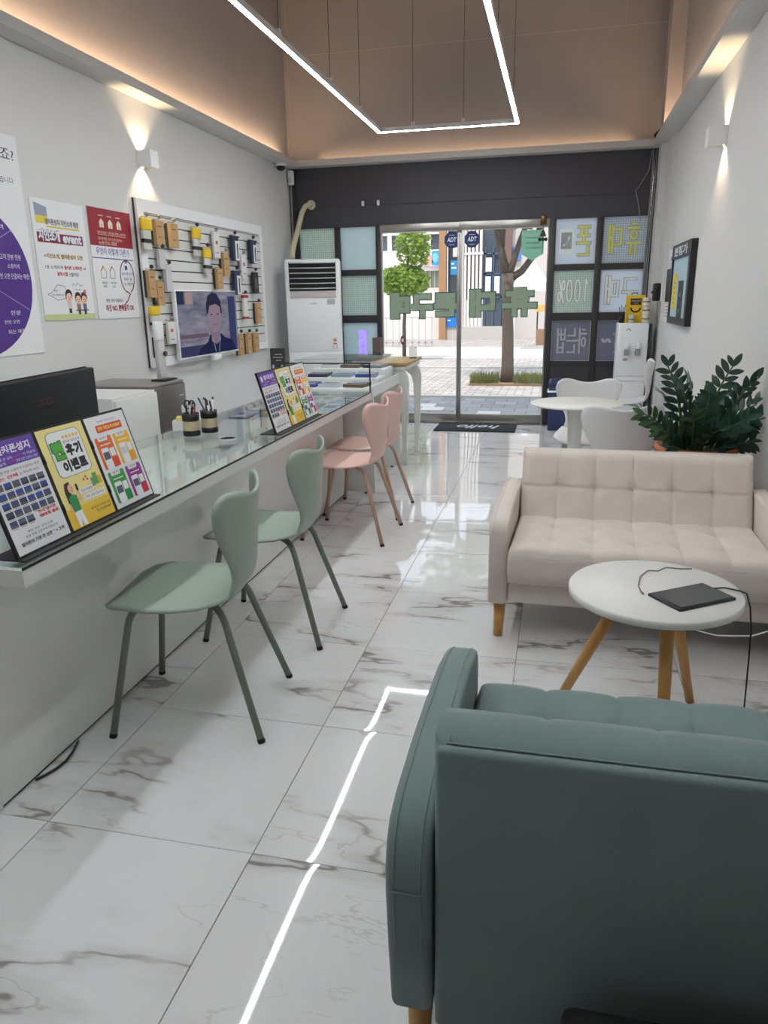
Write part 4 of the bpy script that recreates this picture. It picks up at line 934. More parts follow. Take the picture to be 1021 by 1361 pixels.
def panel3(F, W, H):
    F.rect(0, 0, W, H, M_paper, 0, 'leaflet_sheet'); bk = ink(60, 60, 66)
    F.text('옆커폰 지인소개 성지', W * .28, H * .925, W * .74, H * .948, bk, 2); F.rect(W * .20, H * .82, W * .86, H * .90, ink(224, 84, 56), 1); F.text('한번 지인소개 EVENT', W * .24, H * .84, W * .82, H * .885, ink(250, 232, 110), 2, .03)
    for c, (a, b, col_, lo) in enumerate(((.07, .43, (232, 112, 58), (226, 76, 50)), (.53, .43, (238, 186, 58), (232, 168, 40)), (.07, .05, (66, 158, 84), (46, 140, 74)), (.53, .05, (150, 60, 150), (206, 46, 66)))):
        F.rrect(W * a, H * b, W * (a + .41), H * (b + .345), .006, ink(*col_), 1, 'offer_card'); F.rect(W * (a + .25), H * b + .002, W * (a + .41), H * (b + .10), ink(*lo), 2, 'offer_card')
        F.rrect(W * (a + .07), H * (b + .30), W * (a + .31), H * (b + .36), .005, M_paper, 2); F.text('성지', W * (a + .11), H * (b + .315), W * (a + .27), H * (b + .345), bk, 3)
        F.rect(W * (a + .08), H * (b + .255), W * (a + .34), H * (b + .265), ink(250, 240, 230), 2); F.rrect(W * (a + .06), H * (b + .0), W * (a + .24), H * (b + .225), .005, ink(236, 237, 240), 3, 'phone_picture')
        F.rect(W * (a + .075), H * (b + .10), W * (a + .225), H * (b + .18), ink(96, 92, 110) if c != 1 else ink(210, 214, 220), 4, 'phone_picture'); F.rect(W * (a + .26), H * (b + .12), W * (a + .38), H * (b + .21), ink(236, 236, 238), 3)
def brochure(label, y0, seed):
    pw, ph = .221, .307; lean = math.atan2(.088, .297)
    t = thing('leaflet_display', label, 'leaflet display', (-1.297, y0, .742), 0, 'leaflet displays on the counter')
    up = V((-math.sin(lean), 0, math.cos(lean))); nrm = V((math.cos(lean), 0, math.sin(lean)))
    b = MB(); b.box(-.085, -.004, 0, .018, 3 * pw + .004, .004); b.obj('foot_plate', M_black, t)
    for k in range(3):
        b = MB(); b.prism([(k * pw + .0005, .003), ((k + 1) * pw - .0005, .003), ((k + 1) * pw - .0005, ph), (k * pw + .0005, ph)], lambda a, c, d: V((.0, a, .0)) + up * c + nrm * d, -.010, -.001)
        fr = b.obj('holder_frame', M_black, t)
        m = .007; F = Fr(fr, V((0, k * pw + m, 0)) + up * (.003 + m) - nrm * .0005, (0, 1, 0), up, .00035)
        (panel1, panel2, panel3)[k](F, pw - 2 * m, ph - .003 - 2 * m)
    for k in (0, 1):
        for z in (.08, .22):
            b = MB(); p = V((0, (k + 1) * pw, 0)) + up * z; b.cyl(p + V((.002, 0, 0)) - up * .012, p + V((.002, 0, 0)) + up * .012, .004, .004, 8); b.obj('hinge', M_black, t)
brochure('black three-panel leaflet display at the near end of the counter', 1.497, 1)
brochure('black three-panel leaflet display at the middle of the counter, past the pen cups', 3.30, 2)

def pencup(label, x, y, seed):
    t = thing('pen_cup', label, 'pen holder', (x, y, .742), 0, 'pen cups on the counter'); rnd = random.Random(seed)
    b = MB(); b.lathe([(.0, 0), (.040, 0), (.041, .004), (.041, .022), (.038, .024), (.0385, .072), (.041, .074), (.041, .108), (.037, .108), (.037, .06), (0, .06)], (0, 0, 0), 28); b.obj('cup', M_black, t)
    b = MB(); b.lathe([(.0390, .026), (.0392, .028), (.0392, .069), (.0388, .071)], (0, 0, 0), 28); b.obj('label_band', mat('cup_label', rgb(196, 180, 150), .5, var=.4, vscale=40), t)
    for k in range(7):
        a = rnd.uniform(0, 6.28); r = rnd.uniform(.005, .028); dx, dy = rnd.gauss(0, .012), rnd.gauss(0, .012); h = rnd.uniform(.13, .165)
        m = [M_paper, M_black, M_paper, M_black, ink(190, 60, 50), M_paper, ink(70, 70, 110)][k]
        p0 = V((r * math.cos(a), r * math.sin(a), .064)); p1 = p0 + V((dx, dy, h - .06))
        p = thing('pen', '%s pen standing in the %s pen cup on the counter' % (['white', 'black', 'white', 'black', 'red', 'white', 'violet'][k], 'nearer' if seed == 1 else 'farther'), 'pen', (x, y, .742), 0, 'pens in the pen cups')
        b = MB(); b.cyl(p0, p1, .0042, .0042, 8); b.obj('barrel', m, p); b = MB(); b.cyl(p1, p1 + (p1 - p0).normalized() * .012, .0048, .003, 8); b.obj('cap', M_black, p)
    return t
pencup('black pen cup on the counter glass, the one nearer the camera', -1.715, 3.245, 1); pencup('black pen cup on the counter glass, the one farther from the camera', -1.668, 3.345, 2)
def scissors():
    t = thing('scissors', 'black-handled scissors standing in the nearer pen cup', 'scissors', (-1.715, 3.245, .742))
    for s in (-1, 1):
        b = MB(); b.tube([(s * .012 + .016 * math.cos(2 * PI * k / 12), 0.0, .148 + .020 * math.sin(2 * PI * k / 12)) for k in range(13)], .0035, 6); b.obj('handle', M_black, t)
    b = MB(); b.box(-.006, -.002, .062, .006, .002, .13); b.obj('blade', M_steel, t)
scissors()
nb = thing('note_block', 'small white and yellow note block behind the pen cups', 'note pad', (-1.84, 3.40, .742), .4); b = MB(); b.box(-.05, -.04, 0, .05, .04, .045); b.obj('white_pad', M_paper, nb); b = MB(); b.box(-.03, -.035, .045, .04, .03, .065); b.obj('yellow_pad', ink(232, 214, 120), nb)

# ------------------------------------------------------------------ tall stand with wooden top
def stand():
    t = thing('high_table', 'white stand with wooden top and curved tapering legs by the entrance', 'stand table', (-1.36, 6.30, 0)); wm = mat('stand_white', rgb(220, 222, 214), .4)
    BX(-.15, -.30, .79, .15, .36, .835, 'apron', wm, t, .012); BX(-.165, -.32, .835, .165, .38, .86, 'wooden_top', wood('stand_wood', rgb(196, 164, 112), rgb(160, 126, 78), 1, 8), t, .006)
    prof = [(.0, .79), (.12, .79), (.15, .775), (.168, .74), (.172, .68), (.160, .30), (.150, .0), (.118, .0), (.112, .30), (.105, .62), (.085, .70), (.045, .735), (0, .745)]
    for sy in (-.27, .30):
        for sx in (-1, 1):
            b = MB(); b.prism([(sx * a, z) for a, z in prof], lambda a, z, d: (a, d, z), sy - .02, sy + .02); o = b.obj('leg', wm, t)
            f = MB(); f.cyl((sx * .134, sy, 0), (sx * .134, sy, .012), .017, .017, 8); f.obj('foot_cap', M_blackm, o)
    c = thing('card_stand', 'small dark tilted card stand on the wooden-topped stand', 'card stand', (-1.235, 6.46, .86), .25)
    b = MB(); b.prism([(-.03, 0), (.03, 0), (.014, .055), (-.004, .055)], lambda a, z, d: (d, a, z), -.03, .03); b.obj('holder', M_dark, c); b = MB(); b.prism([(-.034, .012), (-.030, .012), (-.002, .10), (-.006, .10)], lambda a, z, d: (d, a, z), -.036, .036); b.obj('card', M_paper, c)
stand()
def shelf_stuff():
    s = thing('low_shelf', 'low white shelf against the shop front beside the air conditioner', 'shelf', (-2.12, 8.10, 0))
    BX(-.08, -.14, 0, .27, .15, .745, 'body', mat('shelf_grey', rgb(196, 198, 196), .5), s); BX(-.09, -.155, .745, .29, .155, .77, 'top', M_white, s)
    l = thing('decor_lamp', 'wavy glowing blue-violet acrylic ornament on the low shelf', 'ornament', (-2.08, 7.99, .77))
    m = bpy.data.materials.new('violet_glow'); m.use_nodes = True; nt = m.node_tree; bs = nt.nodes['Principled BSDF']; n = nt.nodes.new('ShaderNodeTexNoise'); n.inputs['Scale'].default_value = 14; tc = nt.nodes.new('ShaderNodeTexCoord'); nt.links.new(tc.outputs['Object'], n.inputs['Vector'])
    cm = nt.nodes.new('ShaderNodeMix'); cm.data_type = 'RGBA'; cm.inputs[6].default_value = (*rgb(96, 100, 240), 1); cm.inputs[7].default_value = (*rgb(210, 180, 240), 1); nt.links.new(n.outputs['Fac'], cm.inputs[0]); nt.links.new(cm.outputs[2], bs.inputs['Base Color']); nt.links.new(cm.outputs[2], bs.inputs['Emission Color']); bs.inputs['Emission Strength'].default_value = .55; bs.inputs['Roughness'].default_value = .2
    pts = []; 
    for k in range(13): z = k / 12 * .27; pts.append((.045 + .008 * math.sin(k * 1.3), z - .05 + .05))
    out = pts + [(-a, z) for a, z in reversed(pts)]
    b = MB(); b.prism(out, lambda a, z, d: (a, d, z), -.012, .012); b.obj('acrylic_panel', m, l); BX(-.05, -.03, 0, .05, .03, .012, 'base', M_whitep, l)
    c = thing('carton', 'small brown carton on the low shelf beside the door', 'carton', (-1.94, 8.08, .77)); BX(-.045, -.05, 0, .045, .05, .185, 'carton_body', mat('carton_brown', rgb(104, 88, 78), .8), c)
    for k in range(3): b = MB(); b.cyl((-.03 + k * .03, -.052, .02), (-.03 + k * .03, -.0501, .02), .008, .008, 8); b.obj('vent_hole', M_blackm, c)
shelf_stuff()

# ------------------------------------------------------------------ floor-standing air conditioner
def aircon():
    t = thing('air_conditioner', 'tall white floor-standing air conditioner in the back left corner', 'air conditioner', (-2.535, 7.73, 0), .26)
    x0, x1, y0, y1, H = -.285, .285, -.15, .19, 1.768
    b = MB(); b.rbox(x0, y0 + .005, 0, x1, y1, H, .022, 3); b.obj('cabinet', M_whitep, t)
    BX(x0 + .045, y0 - .001, 1.455, x1 - .045, y0 + .012, 1.735, 'grille_recess', M_blackm, t)
    for k in range(6):
        z = 1.48 + k * .05
        b = MB(); b.tube([(x0 + .05, y0 - .006, z), (0, y0 - .012, z - .002), (x1 - .05, y0 - .006, z)], .006, 6); b.obj('louvre', M_alu, t)
    BX(x0 + .05, y0 - .003, 1.385, x1 - .05, y0 + .006, 1.45, 'control_strip', mat('strip_grey', rgb(196, 192, 190), .4), t)
    BX(x0 + .012, y0 - .001, .84, x1 - .012, y0 + .006, 1.38, 'front_panel', M_whitep, t, .003); BX(x0 + .012, y0 - .001, .06, x1 - .012, y0 + .006, .832, 'lower_panel', M_whitep, t, .003)
    BX(x0 + .06, y0 - .0025, .755, x1 - .06, y0 - .0005, .762, 'panel_groove', M_grey, t); BX(x0 + .06, y0 - .0025, .715, -.02, y0 - .0005, .726, 'panel_groove', M_dark, t)
    F = Fr(t, (0, y0 - .0012, 0), (1, 0, 0), (0, 0, 1)); dk = ink(90, 92, 96)
    F.text('CARRIER', -.03, 1.322, .035, 1.334, dk, 2); F.rect(.14, 1.315, .225, 1.372, ink(205, 207, 208), 2)
    for k in range(4): F.rect(.145, 1.322 + k * .012, .22, 1.327 + k * .012, ink(150, 152, 154), 3)
    F.rect(.185, .87, .235, .985, ink(240, 238, 236), 2, 'energy_label'); F.ell(.21, .955, .018, .018, ink(196, 150, 110), 3, 'energy_label'); F.rect(.19, .915, .23, .925, ink(170, 60, 60), 3, 'energy_label'); F.line([(.188, .873), (.232, .873), (.232, .905), (.188, .905), (.188, .873)], .003, ink(120, 90, 90), 3, 'energy_label')
    p = MB(); p.tube([(-2.79, 7.80, 1.79), (-2.80, 7.92, 1.93), (-2.80, 8.08, 2.10), (-2.78, 8.17, 2.27), (-2.745, 8.20, 2.345), (-2.70, 8.215, 2.36), (-2.70, 8.262, 2.36)], .028, 12); tag(p.obj('refrigerant_pipe', mat('pipe_cream', rgb(206, 200, 170), .6, bump=.3, bscale=30)), 'cream wrapped pipe running from the air conditioner into the dark header', 'pipe')
    p = MB(); p.lathe([(.05, 0), (.05, .01), (.035, .016)], (0, 0, 0), 20); o = p.obj('pipe_collar', mat('collar_cream', rgb(214, 208, 186), .6)); o.location = (-2.70, 8.263, 2.36); o.rotation_euler = (PI / 2, 0, 0); tag(o, 'round cream collar where the pipe enters the header', 'collar')
aircon()
def wall_bits():
    c = thing('security_camera', 'dark dome security camera under the left soffit corner', 'camera', (-2.88, 7.86, ZS)); b = MB(); b.lathe([(.0, 0), (.062, 0), (.062, -.022), (.05, -.03)], (0, 0, 0), 24); b.obj('mount', M_whitep, c); b = MB(); b.lathe([(.046, -.028), (.044, -.05), (.03, -.068), (0, -.075)], (0, 0, 0), 24); b.obj('dome', mat('smoked_dome', rgb(24, 24, 28), .08), c)
    s = thing('motion_sensor', 'white motion sensor in the corner beside the dome camera', 'sensor', (-2.895, 8.20, 2.56)); b = MB(); b.rbox(-.03, -.03, 0, .03, .03, .145, .012, 2); b.obj('body', M_whitep, s); b = MB(); b.rbox(-.02, -.034, .02, .02, -.028, .07, .002, 1); b.obj('lens', mat('sensor_lens', rgb(214, 214, 212), .3), s)
    w = MB(); w.tube([(-2.86, 8.25, 2.72), (-2.87, 8.245, 2.5), (-2.845, 8.245, 2.3), (-2.87, 8.245, 2.1)], .006, 6); tag(w.obj('cable', M_black), 'black cable running down the left end of the dark header', 'cable')
    w = MB(); w.tube([(-2.915, 8.235, 2.56), (-2.915, 8.24, 1.6), (-2.915, 8.24, .2)], .012, 8); tag(w.obj('conduit', M_grey), 'grey conduit down the back left wall corner', 'conduit')
    for k, (x, z) in enumerate(((-2.71, 2.357), (-2.115, 2.349), (-1.945, 2.349))):
        w = MB(); w.rbox(-.014, -.02, -.026, .014, 0, .026, .004, 1); o = w.obj('wall_bracket', M_whitep); o.location = (x, YS - .0005, z); tag(o, ['leftmost small white bracket on the dark header', 'middle small white bracket on the dark header', 'rightmost small white bracket on the dark header'][k], 'bracket', 'header brackets')
    bl = thing('door_bell', 'dark brass wind bell hanging at the right top of the glass door', 'bell', (-.205, 8.19, 2.10)); b = MB(); b.rbox(-.03, -.01, -.04, .03, .035, .05, .008, 2); b.obj('mount', mat('bell_brass', rgb(96, 76, 44), .3, metal=.8), bl)
    b = MB(); b.cyl((0, 0, -.04), (0, 0, -.33), .0025, .0025, 6); b.obj('cord', M_dark, bl); b = MB(); b.lathe([(.008, -.09), (.014, -.10), (.030, -.14), (.034, -.15)], (0, 0, 0), 16); b.obj('bell_cup', M_dark, bl)
    for k in range(3): b = MB(); b.lathe([(0, -.20), (.014, -.19), (.018, -.178), (.012, -.165), (0, -.160)], (-.03 + k * .03, 0, 0), 12); b.obj('jingle', M_dark, bl)
    for k, (dx, col_) in enumerate(((0, M_grey), (.018, M_chrome), (.034, M_grey))):
        w = MB(); w.tube([(.845 - dx, 8.235, 2.72), (.85 - dx, 8.23, 2.5), (.842 - dx, 8.235, 1.6), (.845 - dx, 8.235, .4)], .0065, 6); tag(w.obj('cable', col_), ['grey cable nearest the right wall in the storefront corner', 'silver cable in the middle of the right storefront corner', 'grey cable nearest the window in the right storefront corner'][k], 'cable', 'cables in the right storefront corner')
    w = MB(); w.tube([(.80, 8.23, 2.70), (.78, 8.22, 2.52), (.70, 8.22, 2.38), (.67, 8.22, 2.35), (.70, 8.22, 2.25), (.74, 8.22, 2.06)], .004, 6); tag(w.obj('antenna', M_grey), 'bent grey antenna arm at the top right of the dark header', 'antenna')
    pr = thing('projector_spot', 'small black spot lamp on the right cove ledge', 'lamp', (.86, 8.0, ZS + .02)); b = MB(); b.tube([(0, 0, 0.001), (0, 0, .04), (-.03, .02, .07)], .012, 8); b.obj('stem', M_black, pr); b = MB(); b.cyl((-.06, .05, .05), (-.01, .0, .09), .022, .022, 10); b.obj('head', M_black, pr)
wall_bits()
def doormat():
    t = thing('door_mat', 'black door mat with white script greeting in front of the glass door', 'mat', (-.83, 7.98, 0))
    b = MB(); b.rbox(-.43, -.27, 0, .43, .22, .012, .004, 2); b.obj('mat_body', mat('mat_black', rgb(34, 35, 42), .95, bump=.4, bscale=300), t)
    F = Fr(t, (.25, .09, .0125), (-1, 0, 0), (0, -1, 0)); F.text('hello', 0, 0, .46, .21, ink(215, 216, 220), 1, .01, shear=.35)
doormat()

# ------------------------------------------------------------------ left wall posters
def poster(label, y0, z0, y1, z1, m=M_paper, th=.005, x=XL):
    t = thing('wall_poster', label, 'poster', (x + .0005, y0, z0)); b = MB(); b.box(0, 0, 0, th, y1 - y0, z1 - z0); b.obj('board', m, t)
    return Fr(t, (th, 0, 0), (0, 1, 0), (0, 0, 1)), y1 - y0, z1 - z0
def posters():
    bk = ink(60, 60, 66); pu = ink(76, 40, 132); wh = ink(232, 230, 240)
    F, W, H = poster('large white wall poster with a big purple circle at the left edge', 2.86, 1.096, 3.86, 2.242)
    F.ell(.50, .40, .468, .40, pu, 1, 'printed_circle', 48)
    F.text('겠죠?', .775, 1.015, .965, 1.08, bk, 1); F.text('습니다', .83, .90, .935, .932, bk, 1)
    F.text('고객', .70, .66, .80, .685, wh, 2); F.text('고객 한분 한분', .74, .505, .905, .535, wh, 2); F.text('소중하게,', .79, .46, .89, .485, wh, 2); F.text('한번 오면 단골되는 매장!', .70, .405, .955, .435, wh, 2); F.line([(.62, .55), (.86, .66)], .004, ink(170, 150, 200), 2); F.line([(.62, .38), (.92, .24)], .004, ink(170, 150, 200), 2)
    F.text('한분', .76, .215, .84, .24, wh, 2); F.text('한번 오면', .70, .17, .82, .19, wh, 2); F.text('되는 매장', .72, .115, .86, .14, wh, 2)
    F, W, H = poster('white wall poster with red headline about a referral event', 3.905, 1.272, 4.398, 1.95)
    F.poly([(.03, .585), (.14, .585), (.14, .635), (.03, .655)], ink(150, 156, 178), 1); F.poly([(.03, .545), (.14, .545), (.14, .585), (.03, .585)], ink(222, 206, 80), 1)
    F.rect(.12, .525, .43, .534, ink(214, 196, 70), 1); F.text('옆커폰성지 지인소개 매장', .11, .54, .43, .575, ink(110, 104, 110), 2, .03); F.rect(.025, .44, .455, .495, ink(136, 34, 62), 1); F.text('지인소개', .035, .445, .23, .515, ink(90, 80, 92), 2, .10); F.text('지인소개', .035, .448, .23, .513, wh, 3, .05); F.text('event', .255, .442, .44, .50, ink(90, 80, 92), 2, .09); F.text('event', .255, .445, .44, .498, wh, 3, .045)
    F.text('>지인소개, 옆커폰성지 오면', .065, .352, .43, .38, ink(176, 142, 40), 2, .035); F.text('1분 소개하게', .06, .293, .22, .315, bk, 2); F.text('옆커폰 소개하면', .235, .293, .41, .316, ink(200, 60, 90), 2, .02); F.text('or', .425, .296, .455, .31, bk, 2); F.text('갤럭시탭', .16, .255, .26, .278, ink(200, 60, 90), 2, .02); F.text('선물하장!', .275, .253, .37, .277, bk, 2)
    F.rect(.0, .0, W, .035, ink(196, 212, 150), 1, 'printed_grass'); gy = ink(130, 130, 134)
    F.line([(.09, .16), (.15, .205), (.22, .195), (.23, .16), (.21, .125), (.14, .115), (.09, .135), (.05, .15), (.09, .16)], .003, gy, 1, 'speech_bubble'); F.text('한분...?', .11, .165, .155, .176, bk, 2); F.text('지인소개하게 되는!', .085, .14, .20, .152, bk, 2)
    F.line([(.29, .20), (.31, .215), (.33, .20), (.35, .22), (.37, .20), (.40, .205)], .003, gy, 1, 'speech_bubble'); F.text('한번 오면', .32, .172, .37, .183, bk, 2); F.text('소개하면 단골', .30, .15, .385, .162, bk, 2); F.ell(.41, .165, .014, .016, ink(214, 130, 140), 2)
    def kid(x, z, hair, shirt, s=1):
        sk = ink(238, 196, 168)
        F.ell(x, z + .085 * s, .032 * s, .034 * s, ink(*hair), 2, 'cartoon_hair'); F.ell(x, z + .073 * s, .026 * s, .025 * s, sk, 3, 'cartoon_face'); F.rect(x - .018 * s, z + .01 * s, x + .018 * s, z + .05 * s, ink(*shirt), 2, 'cartoon_body'); F.rect(x - .012 * s, z - .015 * s, x + .012 * s, z + .01 * s, ink(60, 50, 50), 2, 'cartoon_legs')
        for e in (-1, 1): F.ell(x + e * .009 * s, z + .074 * s, .003 * s, .004 * s, ink(40, 36, 36), 4, 'cartoon_eye', 8)
        F.ell(x, z + .062 * s, .006 * s, .003 * s, ink(170, 70, 70), 4, 'cartoon_mouth', 8)
    kid(.245, .055, (34, 32, 36), (210, 208, 206), 1.05); kid(.335, .045, (70, 42, 38), (150, 110, 96)); kid(.395, .045, (80, 48, 42), (92, 112, 150)); F.line([(.30, .055), (.43, .055)], .006, ink(90, 80, 76), 1, 'cartoon_bench')
    F, W, H = poster('wall poster with red upper half and white lower half beside the slatwall board', 4.441, 1.266, 4.938, 1.958)
    rd = ink(150, 28, 44); F.rect(0, H * .665, W, H, rd, 1); cr = ink(232, 222, 200)
    for k in range(3):
        a = .12 + k * .10; F.poly([(a, .575), (a + .05, .575), (a + .05, .61), (a + .025, .632), (a, .61)], cr, 2, 'house_icon'); F.rect(a + .02, .577, a + .031, .597, ink(196, 150, 90), 3, 'house_icon'); F.rect(a - .005, .645, a + .05, .651, ink(224, 196, 196), 2)
    F.text('옆커폰매장 고객 한분 한분 소중하게', .09, .535, .42, .553, cr, 2); F.text('옆커폰매장 한번 오면 단골되는', .09, .497, .37, .515, cr, 2); F.text('소중하는 매장', .09, .475, .30, .492, cr, 2); F.rect(.09, .530, .42, .532, cr, 2); F.rect(.09, .471, .30, .473, cr, 2)
    F.text('무엇이 이렇게 다른가', .05, .405, .44, .45, ink(96, 100, 176), 2, .01); F.rect(.0, .382, W - .01, .387, ink(60, 70, 160), 2)
    for k in range(2):
        a = .08 + k * .10; F.line([(a, .26), (a, .305), (a + .028, .335), (a + .056, .305), (a + .056, .26), (a, .26)], .004, ink(150, 140, 120), 2, 'house_icon'); F.poly([(a - .004, .305), (a + .028, .34), (a + .028, .325), (a, .30)], ink(206, 150, 60), 3, 'house_icon'); F.text(['판매실적', '마진'][k], a, .222, a + .06, .236, bk, 2); F.text(['0%', '0~10%'][k], a + .012, .20, a + .05, .214, bk, 2)
    n = 30; F.line([(.385 + .085 * math.cos(2 * PI * k / n + 5.0), .275 + .105 * math.sin(2 * PI * k / n + 5.0)) for k in range(n - 1)] + [(.40, .16), (.36, .115), (.31, .085)], .008, ink(130, 26, 50), 3, 'hand_drawn_circle'); F.rect(.365, .318, .395, .345, ink(50, 60, 130), 2); F.ell(.385, .37, .018, .010, ink(120, 124, 190), 2)
    F.text('옆커폰성지', .32, .282, .46, .302, ink(70, 76, 150), 2); F.text('마진 폰', .345, .245, .44, .268, bk, 2); F.text('0 마진', .34, .212, .455, .236, bk, 2); F.text('한번 오면 단골되는', .10, .105, .30, .128, bk, 2, .01); F.text('마진 NO, 판매실적 OK', .09, .045, .43, .09, ink(150, 30, 56), 2, .03)
posters()

# ------------------------------------------------------------------ slatwall board with packaged accessories, and the TV
def slatwall():
    y0, y1, z0, z1 = 4.995, 7.29, .90, 2.07
    t = thing('slatwall_board', 'white slatwall display board with grooves on the left wall', 'display board', (XL + .001, y0, z0)); W, H = y1 - y0, z1 - z0
    wm = mat('slat_white', rgb(216, 217, 214), .5); gm = mat('groove_dark', rgb(70, 66, 64), .7)
    BX(0, 0, 0, .016, W, H, 'backing', gm, t); f = .085
    BX(0.016, 0, 0, .034, f, H, 'frame', M_whitep, t); BX(.016, W - f * .7, 0, .034, W, H, 'frame', M_whitep, t); BX(.016, f, H - .085, .034, W - f * .7, H, 'frame', M_whitep, t); BX(.016, f, 0, .034, W - f * .7, .07, 'frame', M_whitep, t)
    n = 13; zz0, zz1 = .07, H - .085; p = (zz1 - zz0) / n
    BX(.016, f, zz1 - .012, .030, W - f * .7, zz1 - .006, 'slat', wm, t)
    for k in range(n): BX(.016, f, zz0 + k * p + .004, .030, W - f * .7, zz0 + (k + 1) * p - (.005 if k < n - 1 else .018), 'slat', wm, t)
slatwall()
KR = mat('kraft', rgb(190, 154, 108), .8, var=.08, vscale=20); NV = ink(40, 46, 72); YL = ink(232, 196, 40)
M_clear = mat('clear_bag', rgb(206, 206, 198), .25)
def pack(kind, label, y, zt, zb):
    xw = XL + .036
    t = thing('hanging_pack', label, 'accessory pack', (xw, y, zb), 0, 'accessory packs on the slatwall'); h = zt - zb - .03; w = .112 if kind != 'kraft2' else .094
    b = MB(); b.tube([(-.003, 0, h + .012), (.045, 0, h + .008), (.05, 0, h + .015)], .003, 6); hk = b.obj('hook', M_chrome, t)
    b = MB(); b.lathe([(0, -.016), (.013, -.009), (.016, 0), (.013, .009), (0, .016)], (.05, 0, h + .026), 10); b.obj('hook_ball', M_grey if kind in ('yellow1', 'kraft', 'white') else M_dark, hk)
    x0, x1 = .022, .048
    if kind.startswith('yellow'):
        BX(x0, -w * .5, 0, x1 - .008, w * .5, h * .95, 'clear_bag', M_clear, t, .004); BX(x0 + .002, -w * .62, h * .62, x1, w * .62, h, 'header_card', YL, t, .006); BX(x0 + .001, -w * .56, h * .22, x1, w * .56, h * .34, 'band', M_black, t)
    elif kind.startswith('kraft'):
        BX(x0, -w * .5, 0, x1, w * .5, h, 'kraft_card', KR, t); BX(.002, -w * .5, 0, x0 - .002, -w * .5 + .014, h, 'side_strip', mat('dark_green', rgb(52, 62, 58), .6), t); F = Fr(t, (x1, -w * .4, h * .1), (0, 1, 0), (0, 0, 1)); F.rect(.008, h * .62, w * .6, h * .68, ink(120, 86, 50), 1); F.rect(.008, h * .2, w * .5, h * .24, ink(120, 86, 50), 1)
    elif kind == 'navy':
        BX(x0, -w * .55, 0, x1, w * .55, h, 'box_body', NV, t); BX(x1, -w * .12, h * .02, x1 + .004, w * .55, h * .80, 'white_panel', M_paper, t); BX(x1 + .004, w * .12, h * .1, x1 + .006, w * .3, h * .7, 'product', M_black, t); BX(x0, -w * .7, h * .93, x1 + .002, w * .75, h, 'header_bar', NV, t)
    elif kind == 'white':
        BX(x0, -w * .5, 0, x1, w * .5, h, 'bag', ink(222, 220, 218), t, .006); F = Fr(t, (x1, -w * .4, 0), (0, 1, 0), (0, 0, 1)); F.rect(.015, h * .55, w * .5, h * .68, ink(190, 70, 80), 1); F.rect(.01, h * .2, w * .55, h * .24, ink(120, 120, 126), 1)
    elif kind == 'red':
        BX(x0, -w * .35, 0, x1, w * .35, h, 'bag', ink(226, 224, 222), t, .004); BX(x0 + .001, -w * .5, h * .88, x1 + .002, w * .5, h, 'red_end', ink(180, 40, 48), t); BX(x0 + .001, -w * .42, 0.002, x1 + .002, w * .42, h * .09, 'red_end', ink(180, 40, 48), t)
    elif kind == 'dark':
        BX(x0, -w * .5, 0, x1, w * .5, h, 'box_body', ink(44, 40, 42), t); BX(x1, -w * .3, h * .2, x1 + .003, w * .2, h * .7, 'product', ink(96, 92, 96), t)
    else:
        BX(x0 - .006, -w * .38, 0, x1 - .008, w * .38, h, 'pack_body', mat('slim_grey', rgb(198, 196, 200), .3), t)
PACKS = [('yellow1', 'yellow-topped clear accessory pack at the top left of the slatwall', 160, 205, 425), ('kraft', 'kraft card accessory pack second from left in the top row of the slatwall', 235, 220, 400), ('kraft', 'kraft card accessory pack third from left in the top row of the slatwall', 325, 240, 415),
 ('slim', 'clear slim pack below the second kraft pack of the top row', 255, 402, 545), ('yellow2', 'yellow-topped accessory pack at the top middle of the slatwall', 470, 270, 465), ('yellow2', 'lower yellow-topped accessory pack at the middle of the slatwall', 535, 395, 575), ('white', 'white bagged accessory with red print in the upper middle of the slatwall', 588, 300, 480),
 ('navy', 'navy and white boxed accessory in the top row, left of the last one', 703, 320, 495), ('navy', 'navy and white boxed accessory at the top right of the slatwall', 815, 348, 512), ('kraft', 'kraft card pack below the white bagged accessory in the middle', 648, 425, 590), ('white', 'white bagged accessory with red print at the right of the slatwall', 757, 440, 605),
 ('kraft2', 'kraft card pack just above the television top edge', 608, 520, 668), ('navy', 'navy and white boxed accessory in the second row right of the television', 715, 535, 705), ('dark', 'dark boxed accessory at the right edge of the slatwall', 830, 545, 692), ('kraft2', 'kraft card pack at the far left middle of the slatwall', 190, 528, 740), ('kraft2', 'kraft card pack tucked behind another at the left middle of the slatwall', 238, 595, 772),
 ('slim', 'slim grey pack left of the television', 297, 500, 685), ('yellow2', 'yellow-topped pack with black band at the lower left of the slatwall', 213, 735, 935), ('kraft2', 'kraft card pack at the bottom left of the slatwall', 242, 930, 1092), ('red', 'slim white pack with red ends right of the television', 768, 685, 852), ('kraft2', 'kraft card pack at the right edge below the dark box', 850, 735, 882),
 ('kraft2', 'bottom row kraft pack, left of three at the lower right of the slatwall', 742, 925, 1080), ('kraft2', 'bottom row kraft pack, middle of three at the lower right of the slatwall', 792, 922, 1070), ('kraft2', 'bottom row kraft pack, right of three at the lower right of the slatwall', 836, 920, 1060), ('white', 'white bagged accessory at the lower left beside the television', 312, 845, 1010)]
